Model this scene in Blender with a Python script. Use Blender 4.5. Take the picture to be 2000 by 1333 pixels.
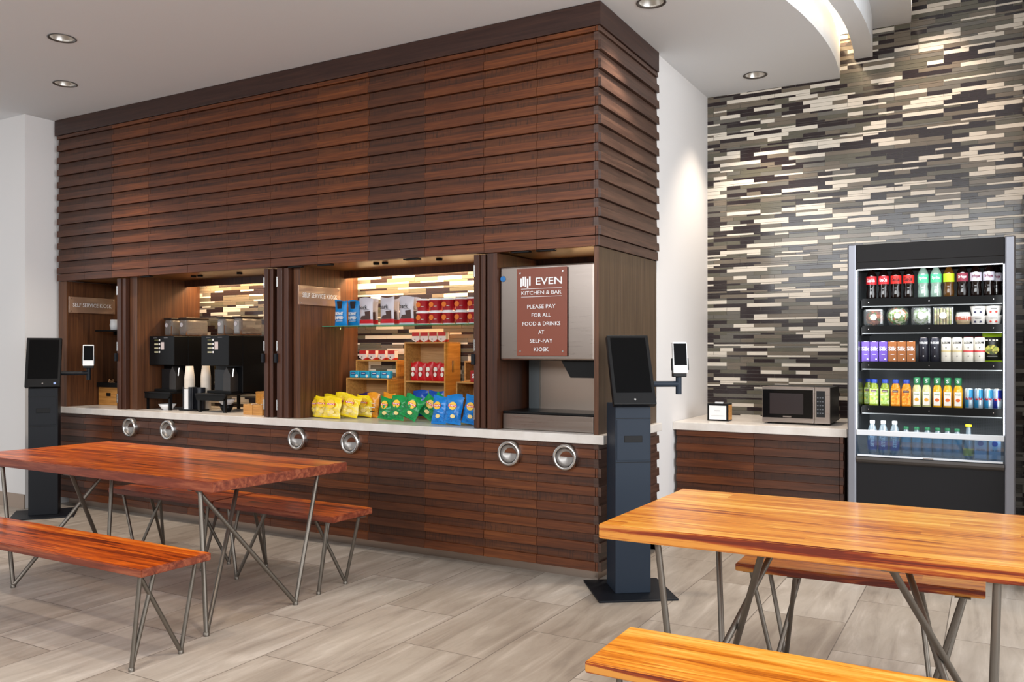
import bpy, bmesh, math, random
from math import pi, sin, cos, radians as R
from mathutils import Vector, Matrix
random.seed(7)
for o in list(bpy.data.objects): bpy.data.objects.remove(o)
sc = bpy.context.scene
col = sc.collection

# ------------------------------------------------------------------ camera
cam_d = bpy.data.cameras.new('camera'); cam = bpy.data.objects.new('camera', cam_d); col.objects.link(cam)
cam.location = (2.129, -4.851, 1.45); cam.rotation_euler = (R(90), 0, R(29.55))
cam_d.sensor_width = 36; cam_d.lens = 1658/2000*36; cam_d.shift_y = 18.5/2000
cam_d.clip_start = .05
sc.camera = cam
# ------------------------------------------------------------------ world, exposure
w = bpy.data.worlds.new('world'); sc.world = w; w.use_nodes = True
bg = w.node_tree.nodes['Background']; bg.inputs[0].default_value = (.93, .965, 1, 1); bg.inputs[1].default_value = .95
sc.view_settings.view_transform = 'Standard'; sc.view_settings.look = 'None'
sc.view_settings.gamma = 1; sc.view_settings.use_curve_mapping = False; sc.view_settings.exposure = .2

def lamp(name, kind, loc, energy, color=(1, 1, 1), **k):
    d = bpy.data.lights.new(name, kind); d.energy = energy; d.color = color
    rot = k.pop('rot', (0, 0, 0))
    for a, b in k.items(): setattr(d, a, b)
    o = bpy.data.objects.new(name, d); o.location = loc; o.rotation_euler = rot; col.objects.link(o); return o
# daylight from the tall windows behind and to the right of the camera
lamp('window_daylight', 'AREA', (.5, -8.6, 3.4), 330, (.95, .98, 1), shape='RECTANGLE', size=9, size_y=1.7, rot=(R(68), 0, 0))
lamp('window_daylight_side', 'AREA', (5.8, -3.0, 2.5), 330, (.93, .97, 1), shape='RECTANGLE', size=7, size_y=3.2, rot=(R(82), 0, R(90)))
DL = [(-3.48, -1.275), (-4.42, -.65), (.502, 1.893), (.28, .166)]          # downlights the photo shows
DLX = [(-1.6, -1.5), (.3, -2.6), (-2.4, -3.4), (-.7, -3.6)]               # the same row continued towards the viewer
for x, y in DL + DLX:
    lamp('downlight_lamp', 'SPOT', (x, y, 3.68), 120, (1, .86, .7), spot_size=R(86), spot_blend=.7, shadow_soft_size=.05)
for i, (x, e) in enumerate(((1.75, 75),)):
    lamp('wall_washer', 'SPOT', (x, 1.95, 4.2), e, (1, .8, .62), spot_size=R(80), spot_blend=.8, shadow_soft_size=.04, rot=(R(6), 0, 0))
WARM = (1, .62, .28)
for x0, x1, e in ((-5.4, -4.64, 1.5), (-4.4, -2.95, 14), (-2.5, -.98, 19), (-.70, -.05, 7)):
    lamp('niche_strip_lamp', 'AREA', ((x0+x1)/2, .64, 2.085), e, (1, .68, .37), shape='RECTANGLE', size=x1-x0, size_y=.06, rot=(R(12), 0, 0))
lamp('cove_lamp', 'AREA', (1.12, 1.3, 3.88), 9, (1, .72, .42), shape='RECTANGLE', size=.05, size_y=2.0, rot=(0, R(140), 0))

# ------------------------------------------------------------------ materials
def lin(c):
    if isinstance(c, str):
        c = [int(c[i:i+2], 16)/255 for i in (0, 2, 4)]
        return tuple(v/12.92 if v <= .04045 else ((v+.055)/1.055)**2.4 for v in c)
    return tuple(c)
MATS = {}
def P(name, c='808080', rough=.5, metal=0., emit=0., alpha=None, trans=0., coat=0., ior=1.45, spec=.5):
    if name in MATS: return MATS[name]
    m = bpy.data.materials.new(name); m.use_nodes = True; b = m.node_tree.nodes['Principled BSDF']
    c = (*lin(c), 1)
    b.inputs['Base Color'].default_value = c; b.inputs['Roughness'].default_value = rough; b.inputs['Metallic'].default_value = metal
    b.inputs['IOR'].default_value = ior; b.inputs['Coat Weight'].default_value = coat; b.inputs['Transmission Weight'].default_value = trans
    b.inputs['Specular IOR Level'].default_value = spec
    if emit: b.inputs['Emission Color'].default_value = c; b.inputs['Emission Strength'].default_value = emit
    if alpha is not None: b.inputs['Alpha'].default_value = alpha
    MATS[name] = m; return m
class NT:
    def __init__(s, m): s.t = m.node_tree; s.b = s.t.nodes['Principled BSDF']
    def n(s, typ, **k):
        q = s.t.nodes.new(typ)
        for a, v in k.items():
            if a.startswith('i_'):
                q.inputs[int(a[2:]) if a[2:].isdigit() else a[2:].replace('_', ' ')].default_value = v
            else: setattr(q, a, v)
        return q
    def l(s, a, b): s.t.links.new(a, b)
    def ramp(s, src, stops, interp='LINEAR'):
        r = s.n('ShaderNodeValToRGB'); r.color_ramp.interpolation = interp
        e = r.color_ramp.elements
        while len(e) < len(stops): e.new(.5)
        for q, (p, c) in zip(e, stops): q.position = p; q.color = (*lin(c), 1)
        s.l(src, r.inputs[0]); return r.outputs[0]
    def mix(s, f, a, b, typ='MIX'):
        q = s.n('ShaderNodeMix', data_type='RGBA', blend_type=typ)
        if isinstance(f, (int, float)): q.inputs[0].default_value = f
        else: s.l(f, q.inputs[0])
        for sock, v in ((q.inputs[6], a), (q.inputs[7], b)):
            if isinstance(v, (str, tuple)): sock.default_value = (*lin(v), 1)
            else: s.l(v, sock)
        return q.outputs[2]
    def coords(s, scale=(1, 1, 1), kind='Object', loc=(0, 0, 0)):
        t = s.n('ShaderNodeTexCoord'); m = s.n('ShaderNodeMapping'); m.inputs['Scale'].default_value = scale; m.inputs['Location'].default_value = loc
        s.l(t.outputs[kind], m.inputs[0]); return m.outputs[0]
    def noise(s, vec, scale=1, detail=5, rough=.6, dist=0):
        q = s.n('ShaderNodeTexNoise'); q.inputs['Scale'].default_value = scale; q.inputs['Detail'].default_value = detail
        q.inputs['Roughness'].default_value = rough; q.inputs['Distortion'].default_value = dist; s.l(vec, q.inputs['Vector']); return q.outputs['Fac']
    def bump(s, h, strength=.2, dist=.01):
        q = s.n('ShaderNodeBump'); q.inputs['Strength'].default_value = strength; q.inputs['Distance'].default_value = dist
        s.l(h, q.inputs['Height']); s.l(q.outputs[0], s.b.inputs['Normal'])

def wood(name, dark, mid, light, scale, rough=.4, coat=0., bumps=.05, tick=False, contrast=(.3, .5, .72)):
    """scale: noise frequency per axis (low along the grain)"""
    if name in MATS: return MATS[name]
    m = P(name, mid, rough, coat=coat); t = NT(m)
    v = t.coords(scale)
    f = t.noise(v, 1, 6, .65, .6)
    c = t.ramp(f, [(contrast[0], dark), (contrast[1], mid), (contrast[2], light)])
    if tick:
        f2 = t.noise(t.coords((95, 95, 7)), 1, 3, .7)
        f3 = t.noise(t.coords((4, 4, 6), loc=(3, 1, 2)), 1, 2, .5)
        mm = t.n('ShaderNodeMath', operation='MULTIPLY'); t.l(t.ramp(f2, [(.52, '000000'), (.62, 'ffffff')]), mm.inputs[0]); t.l(t.ramp(f3, [(.4, '000000'), (.52, 'ffffff')]), mm.inputs[1])
        k = t.n('ShaderNodeMath', operation='MULTIPLY'); k.inputs[1].default_value = .75; t.l(mm.outputs[0], k.inputs[0])
        c = t.mix(k.outputs[0], c, dark)
    t.l(c, t.b.inputs['Base Color']); t.bump(f, bumps, .004)
    return m
# kiosk timber: grain along X (front) / along Y (side)
TK = []
SL = [wood('slat_walnut', '3a1b0a', '572b11', '6d3b1a', (2, 2, 45), .42),
      wood('slat_walnut_deep', '341a0e', '4a2714', '5b331d', (2.3, 2.3, 40), .42),
      wood('slat_walnut_red', '401e0a', '5f3012', '77421d', (1.8, 1.8, 50), .42)]
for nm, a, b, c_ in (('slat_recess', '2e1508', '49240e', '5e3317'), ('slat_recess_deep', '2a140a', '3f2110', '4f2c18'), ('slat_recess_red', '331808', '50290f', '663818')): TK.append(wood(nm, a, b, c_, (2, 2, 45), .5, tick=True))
M_fascia = wood('walnut_fascia', '27150f', '35201a', '432a20', (1.5, 1.5, 40), .4)
M_panel = wood('walnut_panel', '3b2215', '573520', '6d4529', (60, 60, 1.5), .4, bumps=.03)
M_side = wood('walnut_side_panel', '3a2b22', '51402f', '5e4c3c', (60, 60, 1.2), .45, bumps=.02)
M_leaf = wood('walnut_door', '2f1a12', '442618', '573321', (50, 50, 1.2), .4, bumps=.03)
M_soffit = wood('walnut_soffit', '5a3d22', '76512c', '8c6337', (3, 45, 45), .3, bumps=.03)
M_bamboo = wood('bamboo', 'a06c35', 'c08846', 'd29d58', (4, 40, 60), .45, bumps=.03)
M_bamboo2 = wood('bamboo_side', 'b5742c', 'cf8c38', 'dda04a', (60, 4, 40), .45, bumps=.03)
def tabletop_wood(name, cols, plank=.105, seed=0., coat=.12):
    m = P(name, cols[1], .3, coat=coat, spec=.35); t = NT(m); m.node_tree.nodes['Principled BSDF'].inputs['Coat Roughness'].default_value = .12
    v = t.coords((1, 1, 1)); sp = t.n('ShaderNodeSeparateXYZ'); t.l(v, sp.inputs[0])
    def mth(op, a, b=None):
        q = t.n('ShaderNodeMath', operation=op)
        for i, z in enumerate((a, b)):
            if z is None: continue
            if isinstance(z, (int, float)): q.inputs[i].default_value = z
            else: t.l(z, q.inputs[i])
        return q.outputs[0]
    row = mth('FLOOR', mth('DIVIDE', sp.outputs[1], plank))
    wn = t.n('ShaderNodeTexWhiteNoise', noise_dimensions='1D'); t.l(mth('ADD', row, seed), wn.inputs['W'])
    cellx = mth('FLOOR', mth('ADD', mth('DIVIDE', sp.outputs[0], 1.6), mth('MULTIPLY', wn.outputs[0], 7)))
    wn2 = t.n('ShaderNodeTexWhiteNoise', noise_dimensions='2D'); cb = t.n('ShaderNodeCombineXYZ'); t.l(row, cb.inputs[0]); t.l(cellx, cb.inputs[1]); t.l(cb.outputs[0], wn2.inputs['Vector'])
    off = t.n('ShaderNodeVectorMath', operation='ADD'); t.l(v, off.inputs[0]); cb2 = t.n('ShaderNodeCombineXYZ'); t.l(mth('MULTIPLY', wn2.outputs[0], 13), cb2.inputs[0]); t.l(cb2.outputs[0], off.inputs[1])
    mp = t.n('ShaderNodeMapping'); mp.inputs['Scale'].default_value = (1.6, 26, 26); t.l(off.outputs[0], mp.inputs[0])
    f = t.noise(mp.outputs[0], 1, 7, .66, .9)
    ff = mth('ADD', f, mth('MULTIPLY', mth('SUBTRACT', wn2.outputs[0], .5), .16))
    c = t.ramp(ff, [(.32, cols[0]), (.44, cols[1]), (.55, cols[2]), (.68, cols[3])])
    t.l(c, t.b.inputs['Base Color']); t.bump(f, .02, .003); return m
M_topL = tabletop_wood('red_hardwood', ['5a1b05', 'a84208', 'd2600f', 'ea8428'], seed=3)
M_topR = tabletop_wood('amber_hardwood', ['8c3c08', 'c9741a', 'dd9432', 'ecb85a'], seed=11)
M_endL = wood('red_hardwood_end', '4a1c10', '743420', '9c5a3c', (2, 30, 30), .45)
M_endR = wood('amber_hardwood_edge', '5c1804', '8a3608', 'c08034', (.9, 12, 24), .4, coat=.1, contrast=(.44, .5, .56))

M_wall = P('white_wall_paint', 'dad7d6', .75); t = NT(M_wall); t.bump(t.noise(t.coords((6, 6, 6)), 1, 4), .03, .01)
M_ceil = P('ceiling_paint', 'd8dadd', .85)
M_counter = P('quartz_counter', 'd6cfc8', .3); t = NT(M_counter); t.l(t.ramp(t.noise(t.coords((9, 9, 9)), 1, 5), [(.3, 'cfc7bf'), (.7, 'ddd7d1')]), t.b.inputs['Base Color'])
M_steel = P('brushed_steel', '9c9088', .28, 1.); t = NT(M_steel); f = t.noise(t.coords((3, 3, 160)), 1, 3); q = t.n('ShaderNodeMapRange'); q.inputs[3].default_value = .22; q.inputs[4].default_value = .38; t.l(f, q.inputs[0]); t.l(q.outputs[0], t.b.inputs['Roughness'])
M_steelw = P('warm_steel', 'a8988c', .32, 1.)
M_chrome = P('satin_chrome', 'c9c6c3', .24, 1.)
M_rod = P('raw_steel_rod', '6b645c', .4, .8)
M_rodd = P('dark_steel_rod', '2c2c30', .4, .7)
M_black = P('black_plastic', '0a0a0c', .4, spec=.3); M_blackm = P('black_matte', '080809', .6, spec=.3)
M_screen = P('black_screen', '020203', .5, spec=.08)
M_navy = P('slate_blue_metal', '222b37', .5, 0, spec=.3); M_navyd = P('charcoal_metal', '12151b', .5, 0, spec=.3)
M_white = P('white_plastic', 'e9e9ea', .35); M_paper = P('white_paper', 'e8e2d8', .7)
M_glass = None
def glassy(name, tint, tr=.85, rough=.03, gl=.12):
    if name in MATS: return MATS[name]
    m = bpy.data.materials.new(name); m.use_nodes = True; nt = m.node_tree; nt.nodes.clear()
    o = nt.nodes.new('ShaderNodeOutputMaterial'); a = nt.nodes.new('ShaderNodeBsdfTransparent'); g = nt.nodes.new('ShaderNodeBsdfGlossy')
    d = nt.nodes.new('ShaderNodeBsdfDiffuse'); m1 = nt.nodes.new('ShaderNodeMixShader'); m2 = nt.nodes.new('ShaderNodeMixShader')
    a.inputs[0].default_value = (*lin(tint), 1); d.inputs[0].default_value = (*lin(tint), 1); g.inputs['Roughness'].default_value = rough
    m1.inputs[0].default_value = 1-tr; m2.inputs[0].default_value = gl
    L = nt.links.new; L(a.outputs[0], m1.inputs[1]); L(d.outputs[0], m1.inputs[2]); L(m1.outputs[0], m2.inputs[1]); L(g.outputs[0], m2.inputs[2]); L(m2.outputs[0], o.inputs[0])
    MATS[name] = m; return m
M_glass = glassy('shelf_glass', 'c8e6d4', .9); M_clear = glassy('clear_plastic', 'f2f5f5', .94, .08, .13)
M_acryl = glassy('acrylic_sign', 'cfa98c', .55, .1, .14)
M_lemg = P('led_white', 'f4f8ff', emit=4.); M_ledw = P('led_warm', 'ffd9a0', emit=9.); M_bulb = P('lamp_glow', 'fff1de', emit=3.)

# ------------------------------------------------------------------ mesh builder
class MB:
    def __init__(s): s.v = []; s.f = []; s.m = []; s.s = []
    def add(s, vs, fs, mi=0, smooth=False, M=None):
        b = len(s.v)
        for p in vs:
            p = Vector(p)
            if M is not None: p = M @ p
            s.v.append(tuple(p))
        for i, f in enumerate(fs):
            s.f.append([b+k for k in f]); s.m.append(mi[i] if isinstance(mi, list) else mi); s.s.append(smooth)
        return s
    def box(s, x0, x1, y0, y1, z0, z1, mi=0, M=None, ch=0.):
        if x0 > x1: x0, x1 = x1, x0
        if y0 > y1: y0, y1 = y1, y0
        if z0 > z1: z0, z1 = z1, z0
        if ch <= 0:
            v = [(x, y, z) for x in (x0, x1) for y in (y0, y1) for z in (z0, z1)]
            return s.add(v, [(0, 1, 3, 2), (4, 6, 7, 5), (0, 4, 5, 1), (2, 3, 7, 6), (0, 2, 6, 4), (1, 5, 7, 3)], mi, False, M)
        bm = bmesh.new(); bmesh.ops.create_cube(bm, size=1)
        for q in bm.verts: q.co = ((x0+x1)/2+q.co.x*(x1-x0), (y0+y1)/2+q.co.y*(y1-y0), (z0+z1)/2+q.co.z*(z1-z0))
        bmesh.ops.bevel(bm, geom=list(bm.edges), offset=ch, segments=2, affect='EDGES', profile=.5)
        bm.verts.index_update()
        s.add([q.co[:] for q in bm.verts], [[q.index for q in f.verts] for f in bm.faces], mi, False, M); bm.free(); return s
    def prism(s, pts, z0, z1, mi=0, axis='z', M=None, cap=True, smooth=False):
        n = len(pts)
        def mk(a, b, c): return {'z': (a, b, c), 'y': (a, c, b), 'x': (c, a, b)}[axis]
        v = [mk(a, b, z0) for a, b in pts]+[mk(a, b, z1) for a, b in pts]
        f = [(i, (i+1) % n, n+(i+1) % n, n+i) for i in range(n)]
        s.add(v, f, mi, smooth, M)
        if cap: s.add(v, [tuple(range(n))[::-1], tuple(range(n, 2*n))], mi, False, M)
        return s
    def lathe(s, prof, seg=20, mi=0, axis='z', M=None, smooth=True, c=(0, 0, 0), sx=1, sy=1, cap=True):
        """prof: list of (r, h[, mi])"""
        v = []; n = len(prof)
        for q in prof:
            r, h = q[0], q[1]
            for k in range(seg):
                a = 2*pi*k/seg; x, y = r*cos(a)*sx, r*sin(a)*sy
                p = {'z': (x, y, h), 'y': (x, h, y), 'x': (h, x, y)}[axis]
                v.append((p[0]+c[0], p[1]+c[1], p[2]+c[2]))
        fs = []; ms = []
        for i in range(n-1):
            for k in range(seg):
                k2 = (k+1) % seg; fs.append((i*seg+k, i*seg+k2, (i+1)*seg+k2, (i+1)*seg+k)); ms.append(prof[i][2] if len(prof[i]) > 2 else mi)
        s.add(v, fs, ms, smooth, M)
        if not cap: return s
        if prof[0][0] > 1e-5: s.add(v[:seg], [tuple(range(seg))[::-1]], ms[0], False, M)
        if prof[-1][0] > 1e-5: s.add(v[-seg:], [tuple(range(seg))], ms[-1], False, M)
        return s
    def tube(s, pts, r, seg=10, mi=0, M=None):
        pts = [Vector(p) for p in pts]; rings = []
        for i, p in enumerate(pts):
            d = ((pts[min(i+1, len(pts)-1)]-p).normalized() + (p-pts[max(i-1, 0)]).normalized()).normalized()
            u = d.cross(Vector((0, 0, 1)) if abs(d.z) < .9 else Vector((1, 0, 0))).normalized(); w_ = d.cross(u)
            rings.append([p+u*r*cos(2*pi*k/seg)+w_*r*sin(2*pi*k/seg) for k in range(seg)])
        v = [q for rg in rings for q in rg]
        s.add(v, [(i*seg+k, i*seg+(k+1) % seg, (i+1)*seg+(k+1) % seg, (i+1)*seg+k) for i in range(len(pts)-1) for k in range(seg)], mi, True, M)
        s.add(v, [tuple(range(seg)), tuple(range(len(v)-seg, len(v)))[::-1]], mi, False, M); return s
    def build(s, name, mats, parent=None, loc=(0, 0, 0), rot=(0, 0, 0), fix=True):
        me = bpy.data.meshes.new(name); me.from_pydata(s.v, [], s.f)
        for m in (mats if isinstance(mats, (list, tuple)) else [mats]): me.materials.append(m)
        me.polygons.foreach_set('material_index', s.m); me.polygons.foreach_set('use_smooth', s.s); me.update()
        if fix:
            bm = bmesh.new(); bm.from_mesh(me); bmesh.ops.recalc_face_normals(bm, faces=bm.faces); bm.to_mesh(me); bm.free()
        o = bpy.data.objects.new(name, me); col.objects.link(o); o.location = loc; o.rotation_euler = rot
        if parent: o.parent = parent
        return o
def tag(o, label=None, cat=None, group=None, kind=None):
    for k, v in (('label', label), ('category', cat), ('group', group), ('kind', kind)):
        if v: o[k] = v
    return o
def thing(name, loc, label, cat, group=None, rz=0, rot=None):
    o = bpy.data.objects.new(name, None); o.empty_display_size = .05; col.objects.link(o); o.location = loc
    o.rotation_euler = rot if rot else (0, 0, rz)
    return tag(o, label, cat, group)
KIDS = {}
def kids(o): return [c for c in bpy.data.objects if c.parent == o]
def dup(root, loc, label, rz=None, group=None, rot=None):
    def cp(o, par):
        c = o.copy(); col.objects.link(c); c.parent = par
        for k in kids(o): cp(k, c)
        return c
    c = cp(root, None); c.location = loc; c['label'] = label
    if rz is not None: c.rotation_euler = (0, 0, rz)
    if rot is not None: c.rotation_euler = rot
    if group: c['group'] = group
    return c
def S(o): return tag(o, kind='structure')
TXT = {}
def text(s_, w_, h_, mat, parent, loc, name='lettering', rot=(0, 0, 0), wrap=None, vertical=False, bold=0., face='-y'):
    """letters in the XZ plane facing -Y, centred on loc, fitted to w_ x h_"""
    if (s_, bold) not in TXT:
        cu = bpy.data.curves.new('t', 'FONT'); cu.body = s_; cu.resolution_u = 2; cu.align_x = 'CENTER'; cu.extrude = .012; cu.offset = bold
        o = bpy.data.objects.new('t', cu); col.objects.link(o); dg = bpy.context.evaluated_depsgraph_get()
        me = bpy.data.meshes.new_from_object(o.evaluated_get(dg)); TXT[(s_, bold)] = ([v.co.copy() for v in me.vertices], [tuple(p.vertices) for p in me.polygons])
        bpy.data.objects.remove(o)
    vs, fs = TXT[(s_, bold)]
    x0 = min(v.x for v in vs); x1 = max(v.x for v in vs); y0 = min(v.y for v in vs); y1 = max(v.y for v in vs)
    out = []
    for v in vs:
        x = (v.x-(x0+x1)/2)/(x1-x0)*w_; z = (v.y-(y0+y1)/2)/(y1-y0)*h_; d = -v.z*.04
        if vertical: x, z = -z, x
        if wrap: out.append(((wrap-d)*sin(x/wrap), -(wrap-d)*cos(x/wrap), z))
        else: out.append((x, d, z))
    return MB().add(out, fs).build(name, mat, parent, loc, rot, fix=False)
ORD = ['first', 'second', 'third', 'fourth', 'fifth', 'sixth', 'seventh', 'eighth', 'ninth', 'tenth', 'eleventh']

# ------------------------------------------------------------------ room shell
ZC = 3.615
m = P('floor_tile', 'a49a90', .42); t = NT(m)
tc = t.n('ShaderNodeTexCoord'); sp = t.n('ShaderNodeSeparateXYZ'); t.l(tc.outputs['Object'], sp.inputs[0])
ad = t.n('ShaderNodeMath', operation='ADD'); ad.inputs[1].default_value = .888+.4675*40; t.l(sp.outputs[0], ad.inputs[0])
ad2 = t.n('ShaderNodeMath', operation='ADD'); ad2.inputs[1].default_value = .515+.935*20; t.l(sp.outputs[1], ad2.inputs[0])
cb = t.n('ShaderNodeCombineXYZ'); t.l(ad2.outputs[0], cb.inputs[0]); t.l(ad.outputs[0], cb.inputs[1])
br = t.n('ShaderNodeTexBrick', offset=.5, squash=1.); br.inputs['Scale'].default_value = 1; br.inputs['Brick Width'].default_value = .935; br.inputs['Row Height'].default_value = .4675
br.inputs['Mortar Size'].default_value = .0024; br.inputs['Mortar Smooth'].default_value = .1; br.inputs['Bias'].default_value = 0
br.inputs['Color1'].default_value = (0, 0, 0, 1); br.inputs['Color2'].default_value = (1, 1, 1, 1); br.inputs['Mortar'].default_value = (.5, .5, .5, 1)
t.l(cb.outputs[0], br.inputs['Vector'])
ofs = t.n('ShaderNodeVectorMath', operation='MULTIPLY_ADD'); t.l(br.outputs['Color'], ofs.inputs[0]); ofs.inputs[1].default_value = (9, 5, 0); t.l(tc.outputs['Object'], ofs.inputs[2])
rt = t.n('ShaderNodeMapping'); rt.inputs['Rotation'].default_value = (0, 0, R(-24)); rt.inputs['Scale'].default_value = (7, .9, 1); t.l(ofs.outputs[0], rt.inputs[0])
f1 = t.noise(rt.outputs[0], 1.6, 7, .62, .7)
rt2 = t.n('ShaderNodeMapping'); rt2.inputs['Scale'].default_value = (1.5, 1.2, 1); t.l(ofs.outputs[0], rt2.inputs[0])
f2 = t.noise(rt2.outputs[0], 2, 4, .5)
c1 = t.ramp(f1, [(.32, '83786e'), (.46, 'a89d91'), (.56, 'b6aca1'), (.68, 'd2c9bf')]); c2 = t.ramp(f2, [(.3, 'a2968a'), (.7, 'c2b8ac')])
c = t.mix(.45, c1, c2); tint = t.ramp(br.outputs['Color'], [(0, 'e4e0dc'), (1, 'ffffff')]); c = t.mix(1., c, tint, 'MULTIPLY')
c = t.mix(br.outputs['Fac'], c, '6c6259'); t.l(c, t.b.inputs['Base Color']); t.bump(f1, .04, .003)
M_floor = m
S(MB().box(-9, 6, -9, 2.5, -.1, 0).build('floor', M_floor))

def C1(y): return 1.085-.09*(y-1.6)**2
YS = [2.3-i*.25 for i in range(0, 46)]           # 2.3 .. -8.95
def cline(off): return [(max(C1(y), -6.5)+off, y) for y in YS]
# low ceiling with real holes for the downlights
bm = bmesh.new(); outer = cline(0)+[(-9, -8.95), (-9, 2.3)]
def loop(pts):
    vs = [bm.verts.new((x, y, ZC)) for x, y in pts]
    for i in range(len(vs)): bm.edges.new((vs[i], vs[(i+1) % len(vs)]))
loop(outer)
for x, y in DL: loop([(x+.082*cos(2*pi*k/28), y+.082*sin(2*pi*k/28)) for k in range(28)])
bmesh.ops.triangle_fill(bm, edges=list(bm.edges), use_beauty=True)
me = bpy.data.meshes.new('ceiling'); bm.to_mesh(me); bm.free(); me.materials.append(M_ceil)
o = bpy.data.objects.new('ceiling', me); col.objects.link(o); S(o)
def curved_slab(name, o0, o1, z0, z1, mat=M_ceil):
    a = cline(o0); b = cline(o1)[::-1]; mb = MB(); n = len(a)
    for i in range(n-1):
        q = [a[i], a[i+1], b[n-2-i], b[n-1-i]]
        mb.prism(q, z0, z1)
    return S(mb.build(name, mat))
curved_slab('trim_1', 0, .03, ZC, 3.96)           # fascia of the low ceiling
curved_slab('trim_2', .135, .27, 3.745, 3.96)        # curved hanging beam
S(MB().box(-9, 3, -9, 2.3, 4.9, 5.0).box(3, 6, -9, 2.5, 4.9, 5.).build('ceiling_upper', M_ceil))
mb = MB(); a = cline(-.6); b = cline(.54)
for i in range(len(a)-1): mb.prism([a[i], a[i+1], b[i+1], b[i]], 3.96, 4.9)
S(mb.build('trim_3', M_ceil))
S(MB().box(-9, 0, 1.04, 2.5, 0, 3.96).box(-.4, -.004, 1.04, 2.5, 0, 3.7).build('wall_centre', M_wall))
S(MB().box(-9, -5.58, -.29, 1.04, 0, 3.96).build('wall_left', M_wall))
M_base = P('baseboard_taupe', '9c8a7c', .5)
S(MB().box(-9, -5.58, -.302, -.29, 0, .13).build('baseboard_left', M_base))
S(MB().box(2.33, 2.6, 1.05, 2.5, 0, 4.9).box(2.6, 6, 2.3, 2.5, 0, 4.9).build('wall_right', P('sand_paint', 'b5a58f', .7)))
S(MB().box(-9, 6, -9.1, -8.95, 0, 2.5).build('wall_front_added', P('taupe_paint', '8f8478', .7)))  # unseen wall behind the camera, added to darken low reflections in mosaic and steel
# mosaic of glass and stone strips on a light bed
TC = [P('mosaic_cream', 'd9d0c2', .25), P('mosaic_taupe', '71675a', .2, coat=.15), P('mosaic_olive', '5f5b4e', .2, coat=.15), P('mosaic_umber', '2b2122', .18, coat=.15),
      P('mosaic_grey', '67635b', .3), P('mosaic_grout', '9a9389', .8)]
def mosaic(name, x0, x1, y, z0, z1, seed):
    rnd = random.Random(seed); mb = MB(); mb.box(x0, x1, y-.002, y+.1, z0, z1, 5); z = z0; U = .0565; g = .0011; last = None
    while z < z1-.005:
        h = rnd.choice((.0155, .0155, .031, .031, .031)); h = min(h, z1-z); x = x0; prev = -1
        k = rnd.randint(0, 3)
        while x < x1-.001:
            n = rnd.choice((2, 2, 3, 3, 4, 4, 5, 6)) if x > x0 else rnd.choice((1, 2, 3))
            xe = min(x+n*U, x1)
            c_ = rnd.choices((0, 1, 2, 3, 4), (25, 19, 15, 33, 8))[0]
            if c_ == prev and rnd.random() < .6: c_ = rnd.choices((0, 1, 2, 3, 4), (25, 19, 15, 33, 8))[0]
            prev = c_; d = .007
            X0, X1, Z0, Z1 = x+g, xe-g, z+g, z+h-g
            mb.add([(X0, y-d, Z0), (X1, y-d, Z0), (X1, y-d, Z1), (X0, y-d, Z1), (X0, y, Z0), (X1, y, Z0), (X1, y, Z1), (X0, y, Z1)],
                   [(0, 1, 2, 3), (0, 4, 5, 1), (2, 6, 7, 3), (1, 5, 6, 2), (0, 3, 7, 4)], c_)
            x = xe
        z += h
    return S(mb.build(name, TC))
mosaic('wall_back', -.004, 2.33, 2.307, 0, 4.9, 5)
mosaic('wall_niche', -5.5, -.03, .737, .925, 2.12, 9)

# ------------------------------------------------------------------ upper slatted cabinet
SEAM = [-5.527, -5.117, -4.719, -4.219, -3.726, -3.258, -2.775, -2.294, -1.809, -1.31, -.826, -.431, -.017]
TINT = [1, 1, 2, 0, 0, 0, 0, 2, 1, 0, 2, 2]
def slat_rows(zb):            # zb: descending boundaries
    for a, b in zip(zb, zb[1:]): yield a, b
def slat_panel(x0, x1, zb, yf=0., back=.03, side=None, short=.06):
    """rows along X with face towards -Y; lower half of each row stands proud"""
    mb = MB()
    for zt, z0 in slat_rows(zb):
        zm = z0+min(short, (zt-z0)*.999); g = .004
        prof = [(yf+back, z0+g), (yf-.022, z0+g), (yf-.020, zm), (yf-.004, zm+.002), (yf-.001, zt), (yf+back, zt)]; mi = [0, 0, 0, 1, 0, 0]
        if zt-z0 < .08: prof = [(yf+back, z0+g), (yf-.019, z0+g), (yf-.017, zt-.001), (yf+back, zt-.001)]; mi = 0
        mb.prism(prof, x0+.0016, x1-.0016, mi, axis='x')
    return mb
ZU = [3.465, 3.43]+[3.43-.1150*k for k in range(1, 12)]+[2.097]
uc = thing('overhead_cabinet', (-2.77, 0, 2.097), 'dark walnut slatted overhead cabinet spanning the snack counter up to the ceiling', 'cabinet')
OFF = Vector((2.77, 0, -2.097))
def sub(mb, name, mat, root, off): return mb.build(name, mat, root, off)
def shim(root): return tuple(-Vector(root.location))
for i in range(12): slat_panel(SEAM[i], SEAM[i+1], ZU).build('slat_panel', [SL[TINT[i]], TK[TINT[i]]], uc, shim(uc))
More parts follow.
